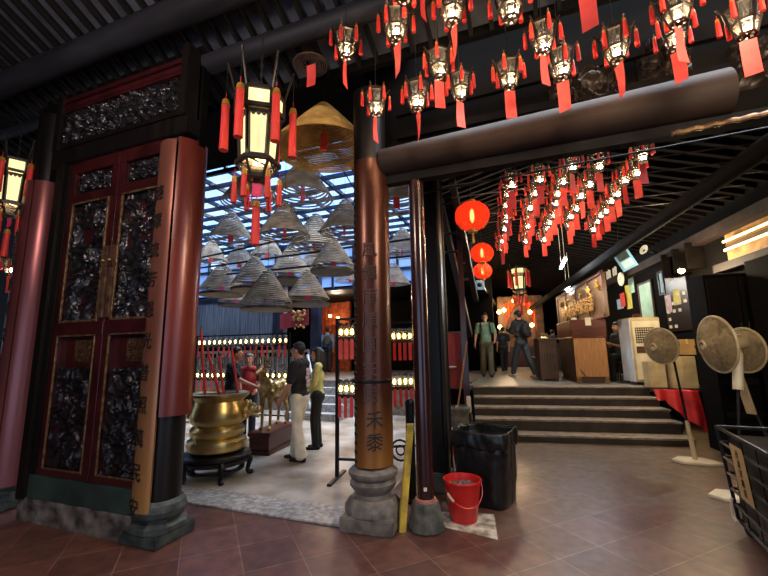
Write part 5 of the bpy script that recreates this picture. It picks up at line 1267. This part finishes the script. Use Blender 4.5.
# ------------------------------------------------------------------ black wire basket with a paper sign
cA = fl(741, 533); cA.z = 0
cz = Vector((1.6, 4.5, 0)); dirx = (fl(768, 562)-cA); dirx.z = 0; dirx.normalize()
ang = math.atan2(dirx.y, dirx.x)
r = empty('wire_basket', cA, ang)
L_, Wd, z0, z1 = 1.0, .6, .1, .87
b = MB(); fl_t = .05
def ring(z, g): return [Vector((-g, -g, z)), Vector((L_+g, -g, z)), Vector((L_+g, Wd+g, z)), Vector((-g, Wd+g, z))]
b.tube(ring(z1, fl_t), .016, 8, closed=True); b.tube(ring(z0, 0), .014, 8, closed=True)
for k in range(1, 6): b.tube(ring(z0+(z1-z0)*k/6, fl_t*k/6), .012, 6, closed=True)
b.build('basket_hoops', M['chromewire'], r)
for A, Bq in zip(ring(z0, 0), ring(z1, fl_t)): MB().tube([A, Bq], .014, 8).build('corner_wire', M['blackmetal'], r)
for k in range(1, 4):
    t = k/4
    for A, Bq, C, D in ((ring(z0, 0)[0], ring(z0, 0)[1], ring(z1, fl_t)[0], ring(z1, fl_t)[1]), (ring(z0, 0)[3], ring(z0, 0)[2], ring(z1, fl_t)[3], ring(z1, fl_t)[2])): MB().tube([A.lerp(Bq, t), C.lerp(D, t)], .005, 6).build('upright_wire', M['blackmetal'], r)
b = MB(); b.bb(.015, L_-.015, .015, Wd-.015, z0+.01, z0+.72); b.build('black_liner', M['blackplastic'], r, bevel=.02)
for x in (.06, L_-.06):
    for y in (.06, Wd-.06): b = MB(); b.cyl((x-.018, y, .045), (x+.018, y, .045), .045, n=16); b.cyl((x, y, .05), (x, y, .1), .012, n=8); b.build('caster', M['ink'], r)
b = MB(); b.tube([(-.01, -.02, .28), (-.03, -.03, .2), (-.01, -.03, .12), (.06, -.03, .1)], .014, 8); b.build('white_corner_strip', M['white'], r, smooth=True)
b = MB(); sx0, sx1, sz0, sz1 = .3, .56, .38, .8
def sg(a, c): z = sz0+(sz1-sz0)*c; return Vector((sx0+(sx1-sx0)*a, -.022-fl_t*(z-z0)/(z1-z0), z))
b.grid(sg, 2, 4); s_ = b.build('paper_sign', M['signpaper'], r, solid=.002)
for i, chh in enumerate('香油冥鏹袋'):
    z = .735-.074*i; t = text(chh, .066, M['ink'], 'sign_character', None, Matrix.Translation(((sx0+sx1)/2, -.026-fl_t*(z-z0)/(z1-z0), z)) @ FRONT, ext=.001); t.parent = s_
tag(r, 'black wire basket on casters with a tan paper sign at the right edge', 'basket')
# ------------------------------------------------------------------ notices, frames, tubes on the right wall
def onwall(x0, y0, x1, y1, m, name, label, cat, u_=4.48, rim=None, tilt=0.):
    a = upl(x0, y0, u_); c = upl(x1, y1, u_); _, va, za = uv(a); _, vc, zc = uv(c); va, vc = min(va, vc), max(va, vc); za, zc = min(za, zc), max(za, zc)
    va2 = (va+vc)/2
    b = MB(); b.bb(u_-.012, u_, va, vc, za, zc, mx=MR); o = b.build(name if not rim else 'sheet', m)
    if rim:
        b = MB(); 
        for (p, q, s, t) in ((va-.05, vc+.05, zc, zc+.05), (va-.05, vc+.05, za-.05, za), (va-.05, va, za, zc), (vc, vc+.05, za, zc)): b.bb(u_-.03, u_, p, q, s, t, mx=MR)
        c2 = b.build('frame_rim', M[rim]); return thing(name, rh(u_, va, za), [o, c2], label, cat)
    return tag(o, label, cat)
onwall(639, 286, 656, 322, M['papergreen'], 'poster', 'large pale green poster in a dark frame on the notice wall', 'poster', rim='wooddark')
onwall(659, 274, 665, 292, M['paperblue'], 'notice_sheet', 'narrow pale blue notice in a dark rim, right of the green poster', 'notice', rim='blackwood')
onwall(666, 266, 673, 280, M['paper'], 'notice_sheet', 'white notice tucked beside the bright wall bulb', 'notice')
onwall(673, 291, 682, 304, M['paperyellow'], 'notice_sheet', 'yellow notice on the dark pigeonhole board', 'notice')
onwall(665, 296, 673, 312, M['paperpink'], 'notice_sheet', 'pale pink notice left of the yellow one', 'notice')
onwall(617, 300, 624, 308, M['paperblue'], 'notice_sheet', 'small pale blue note above the seated man', 'notice')
onwall(628, 277, 635, 292, M['papergreen'], 'notice_sheet', 'slim green card under the wall clock', 'notice')
onwall(625, 286, 633, 308, M['paperyellow'], 'notice_sheet', 'yellow and green hanging strip left of the green poster', 'notice')
onwall(620, 294, 626, 306, M['redcloth'], 'red_pennant', 'red pennant hanging beside the yellow strip', 'pennant', u_=4.4)
# pigeonhole board with little white tickets
a = upl(664, 286, 4.49); c = upl(694, 330, 4.49); _, va, za = uv(a); _, vc, zc = uv(c)
b = MB(); b.bb(4.47, 4.5, vc, va, min(za, zc), max(za, zc)+.2, mx=MR); bo = b.build('board_back', M['blackwood']); T = []
for i in range(4):
    for j in range(5):
        if random.random() < .25: continue
        v = vc+(va-vc)*(i+.5)/4; z = min(za, zc)+.08+.17*j; b = MB(); b.bb(4.455, 4.47, v-.05, v+.05, z, z+.07, mx=MR); T.append(b.build('white_ticket', M['paper']))
thing('ticket_board', rh(4.48, vc, min(za, zc)), [bo]+T, 'black board dotted with small white tickets behind the carton stack', 'board')
# tablets at far left of the notices
for i, (x0, y0, x1, y1, lab) in enumerate(((606, 270, 612, 284, 'cream booklet page leaning on the shelf, nearer the shrine panel'), (612.5, 268, 618, 281, 'cream booklet page leaning on the shelf, nearer the clock'))):
    onwall(x0, y0, x1, y1, M['paper'], 'booklet', lab, 'booklet')
q = upl(622, 279, 4.2); b = MB(); b.lathe([(0, 0), (.17, 0), (.19, .02), (.18, .05), (.16, .05), (.155, .035), (0, .035)], 32); a = b.build('clock_body', M['white'], smooth=True); b = MB(); b.bb(-.006, .006, 0, .11, .036, .042); b.bb(-.006, .07, -.006, .006, .036, .042); c = b.build('clock_hands', M['ink'])
r = empty('wall_clock', q); a.parent = r; c.parent = r
a.data.transform(MR.to_3x3().to_4x4() @ Matrix.Rotation(-PI/2, 4, 'Y')); c.data.transform(MR.to_3x3().to_4x4() @ Matrix.Rotation(-PI/2, 4, 'Y')); tag(r, 'round white clock on the notice wall below the blue picture frame', 'clock')
# tilted blue framed picture hanging forward under the beam
q = upl(624, 258, 3.2)
ax = (dep(630.5, 267, 9)-dep(617, 247.5, 9)).normalized(); nn_ = -(EYE-q).normalized(); nn_ = (nn_-ax*nn_.dot(ax)).normalized(); zx = -ax; xx = nn_.cross(zx)
rt = Matrix((xx, nn_, zx)).transposed().to_4x4()
b = MB(); b.bb(-.15, .15, -.01, .02, -.26, .26); b.bb(-.12, .12, -.016, -.008, -.23, .23); a = b.build('blue_mount', M['skyblue']); b = MB(); b.bb(-.105, .105, -.022, -.016, -.03, .22); c = b.build('dark_print', M['glassdark']); b = MB(); b.bb(-.105, .105, -.022, -.016, -.21, -.05); d = b.build('pale_print', M['paperblue'])
e = MB().cyl((0, .01, .25), rt.inverted() @ Vector((0, 0, rsl(3.2)-q.z-.02)), .006, n=6).build('hanging_wire', M['wire'])
r = empty('framed_picture', q); r.rotation_euler = rt.to_euler(); [setattr(o, 'parent', r) for o in (a, c, d, e)]; tag(r, 'blue-rimmed framed picture tilted forward from the beam', 'picture')
q = upl(645, 250, 4.2); b = MB(); b.lathe([(0, .0), (.09, .0), (.12, .04), (.11, .045), (0, .015)], 24); a = b.build('dish', M['white'], smooth=True); a.data.transform(Matrix.Rotation(math.radians(-70), 4, 'Y') @ Matrix.Rotation(.5, 4, 'X')); b = MB(); b.cyl((.02, 0, 0), (.26, 0, -.12), .025, n=10); b.sph((.0, 0, -.03), .05, n=10); c = b.build('bracket', M['blackmetal'], smooth=True); r = empty('wall_spotlight', q); a.parent = r; c.parent = r; tag(r, 'small unlit dish spotlight clamped to the long wall beam', 'spotlight')
# bright wall bulb
q = upl(681, 271, 4.3); b = MB(); b.sph((0, 0, 0), .07, (1, 1, .8), n=14); a = b.build('bulb', M['altarlight'], smooth=True); b = MB(); b.cyl((.02, 0, .03), (.24, .03, .1), .015, n=8); b.lathe([(.03, .05), (.1, .03), (.1, .025), (.0, .06)], 16); c = b.build('bracket', M['blackmetal']); r = empty('wall_bulb', q); a.parent = r; c.parent = r; tag(r, 'bright bare bulb on a bracket on the notice wall', 'lamp')
# twin tubes over a wall patch with their orange light put into its colour
A = upl(727, 247, 4.4); Bq = upl(790, 220, 4.4); _, va, za = uv(A); _, vb, zb_ = uv(Bq)
zt_ = (za+zb_)/2
P = []
b = MB(); b.bb(4.38, 4.44, vb, va, zt_-.02, zt_+.03, mx=MR); P.append(b.build('batten', M['wooddark']))
for dz in (.075, -.075): b = MB(); b.cyl(rh(4.34, vb+.03, zt_+dz), rh(4.34, va-.03, zt_+dz), .02, n=10); P.append(b.build('fluorescent_tube', M['tube'], smooth=True))
thing('tube_light', rh(4.4, vb, zt_), P, 'twin warm fluorescent tubes on the orange-lit wall at the right edge', 'lamp')
b = MB(); b.bb(4.46, 4.5, vb-.5, va+.12, zt_-.3, zt_+.3, mx=MR); struct(b.build('wall_tubelit', M['tubelit']), 'wall patch coloured orange as lit by the twin tubes', 'wall')
b = MB(); b.bb(4.3, 4.5, vb-.6, va+.3, zt_-.42, zt_-.28, mx=MR); struct(b.build('trim_9', M['log']), 'brown ledge under the twin tubes', 'ledge')
b = MB()
for k in range(3): b.bb(4.2, 4.5, 1.0+.5*k, 1.08+.5*k, 3.1, 3.62, mx=MR); b.bar(rh(4.25, 1.04+.5*k, 3.15), rh(4.45, 1.3+.5*k, 3.6), .05, .05)
struct(b.build('trim_10', M['darkbrown']), 'dark bracket timbers along the top of the notice wall', 'brackets')
# cool hanging tubes deep in the hall
for i, (x, y, z, lab) in enumerate(((563, 264, 9.5, 'cool white tube lamp hanging alone in the dark, right of the lantern rows'), (568, 287, 12, 'farther small cool tube lamp above the shrine panel'))):
    q = dep(x, y, z); dv = (YR*1.0+XR*.12); dv.normalize(); P = []
    b = MB(); b.cyl(q-dv*.55, q+dv*.55, .035, n=10); P.append(b.build('fluorescent_tube', M['tubecool'], smooth=True)); b = MB(); b.bar(q-dv*.58+Vector((0, 0, .05)), q+dv*.58+Vector((0, 0, .05)), .06, .03)
    for s in (-1, 1): b.cyl(q+dv*.4*s+Vector((0, 0, .05)), q+dv*.4*s+Vector((0, 0, rsl(uv(q)[0])-q.z-.02)), .006, n=6)
    P.append(b.build('batten', M['white'])); light('tube_glow', 'POINT', tuple(q-Vector((0, 0, .12))), (150, 60)[i], (.84, .93, 1.0), .15); thing('tube_light', q, P, lab, 'lamp')
# ------------------------------------------------------------------ far altar
va = 11.2
def A_(x, y): return uv(vpl(x, y, va))
uL, _, zT = A_(497, 300); uR, _, _ = A_(542, 300); zB = .82
r = RT(empty('altar'), 0, va, 0)
P = []
b = MB(); b.bb(uL, uL+.35, 0, .3, zB, zT+.1); b.bb(uR-.35, uR, 0, .3, zB, zT+.1); b.bb(uL, uR, .05, .3, zT-.15, zT+.15, bev=.02); b.bb(uL+.3, uR-.3, .3, .5, zB, zT); 
for k in range(5): b.bb(uL+.05+.06*k, uL+.08+.06*k, -.03, 0, zB+.2, zT); b.bb(uR-.08-.06*k, uR-.05-.06*k, -.03, 0, zB+.2, zT)
b.build('gilt_surround', M['goldwood'], r)
b = MB(); um = (uL+uR)/2
for s in (-1, 1): b.grid(lambda a, c: Vector((um+s*(.05+(uR-uL)*.36*a), .12+.04*math.sin(a*18), zT-.1-(.12+1.5*a*a)*c)), 40, 10)
b.build('orange_drape', M['orange'], r, solid=.015)
b = MB(); b.bb(um-.8, um+.8, -.1, .3, zB, zB+.9, bev=.02); b.build('altar_table', M['redwood'], r)
tag(r, 'gilt altar with parted orange drapes at the end of the side hall', 'altar')
for i, (x, y, lab) in enumerate(((499, 312, 'upper left altar lamp, outer of its pair'), (504, 310, 'upper left altar lamp, inner of its pair'), (500, 327, 'yellow altar lamp low beside the dark-clad short person'), (530, 312, 'upper right altar lamp behind the backpacker'), (532, 325, 'bright low right altar lamp touching the backpack'), (514, 301, 'top altar lamp over the middle of the drapes'))):
    q = vpl(x, y, va-.25); b = MB(); b.sph((0, 0, 0), .09, n=12); a = b.build('globe', M['altarlight']); b = MB(); b.cyl((0, 0, -.09), (0, 0, -.16), .03, .05, n=10); b.bar((0, 0, -.1), (0, .25, -.14), .02, .02); c = b.build('bracket', M['gold']); r = empty('altar_lamp', q, A8); a.parent = r; c.parent = r; tag(r, lab, 'lamp', 'altar lamps')
put(bl_, [True], dep(520, 294, 15), .3, 1.25, 'far lit hexagonal lantern with red tassels hanging before the altar', 'lantern', 'big hexagonal lanterns')

# ------------------------------------------------------------------ light
sun = light('daylight', 'SUN', (0, 0, 20), 38, (.86, .92, 1.0), math.radians(70), (math.radians(-12), math.radians(14), 0))
# street doorway daylight, tinted lilac to add pink sheen on the couplet boards
light('doorway_daylight', 'AREA', (-1.4, -3.15, 1.7), 290, (.95, .72, .92), 4.2, (math.radians(90), 0, PI), 2.8)
# added point lights filling the entrance hall, without fixtures
light('hall_fill_a', 'POINT', (-2.5, .1, 3.9), 220, (1, .80, .68), .25)
light('hall_fill_b', 'POINT', (2.0, 1.6, 3.7), 330, (1, .78, .52), .25)
light('notice_fill', 'POINT', tuple(rh(3.35, 3.9, 3.25)), 85, (1, .93, .82), .12)  # added light to brighten the notices and the seated man
light('step_fill', 'POINT', tuple(rh(.7, 1.2, 3.9)), 150, (1, .8, .55), .2)  # added light brightening the people at the top of the steps
light('side_hall_fill', 'POINT', tuple(rh(.6, 6.5, 3.8)), 130, (1, .8, .55), .2)  # added fill for the side hall, no fixture
light('wall_bulb_light', 'POINT', tuple(upl(681, 271, 3.8)), 150, (1, .8, .5), .08)
light('altar_lamp_light', 'POINT', tuple(rh(1.6, 9.8, 3.4)), 160, (1, .66, .35), .2)
light('back_hall_fill', 'POINT', (-6.2, 12, 3.6), 300, (1, .7, .45), .2)  # added point light so the back hall does not go dark
W_ = bpy.data.worlds.new('sky'); S.world = W_; W_.use_nodes = True; nt = W_.node_tree
bg = nt.nodes['Background']; bg.inputs['Color'].default_value = (.5, .7, 1.0, 1); bg.inputs['Strength'].default_value = 1.7
# ------------------------------------------------------------------ camera
cam = bpy.data.cameras.new('camera'); co = bpy.data.objects.new('camera', cam); COL.objects.link(co)
cam.sensor_fit = 'HORIZONTAL'; cam.sensor_width = 36; cam.lens = F/768*36; cam.clip_start = .05
rx = Vector((DX.x, DY.x, UP.x)); ry = Vector((DX.y, DY.y, UP.y)); rzv = Vector((DX.z, DY.z, UP.z))
m3 = Matrix((rx, ry, -rzv)).transposed()
co.matrix_world = Matrix.Translation(EYE) @ m3.to_4x4()
S.camera = co
S.view_settings.view_transform = 'Standard'; S.view_settings.look = 'None'; S.view_settings.exposure = 0; S.view_settings.gamma = 1
S.view_settings.use_curve_mapping = False
S.cycles.max_bounces = 6; S.cycles.transparent_max_bounces = 12; S.cycles.sample_clamp_indirect = 4; S.cycles.use_denoising = True
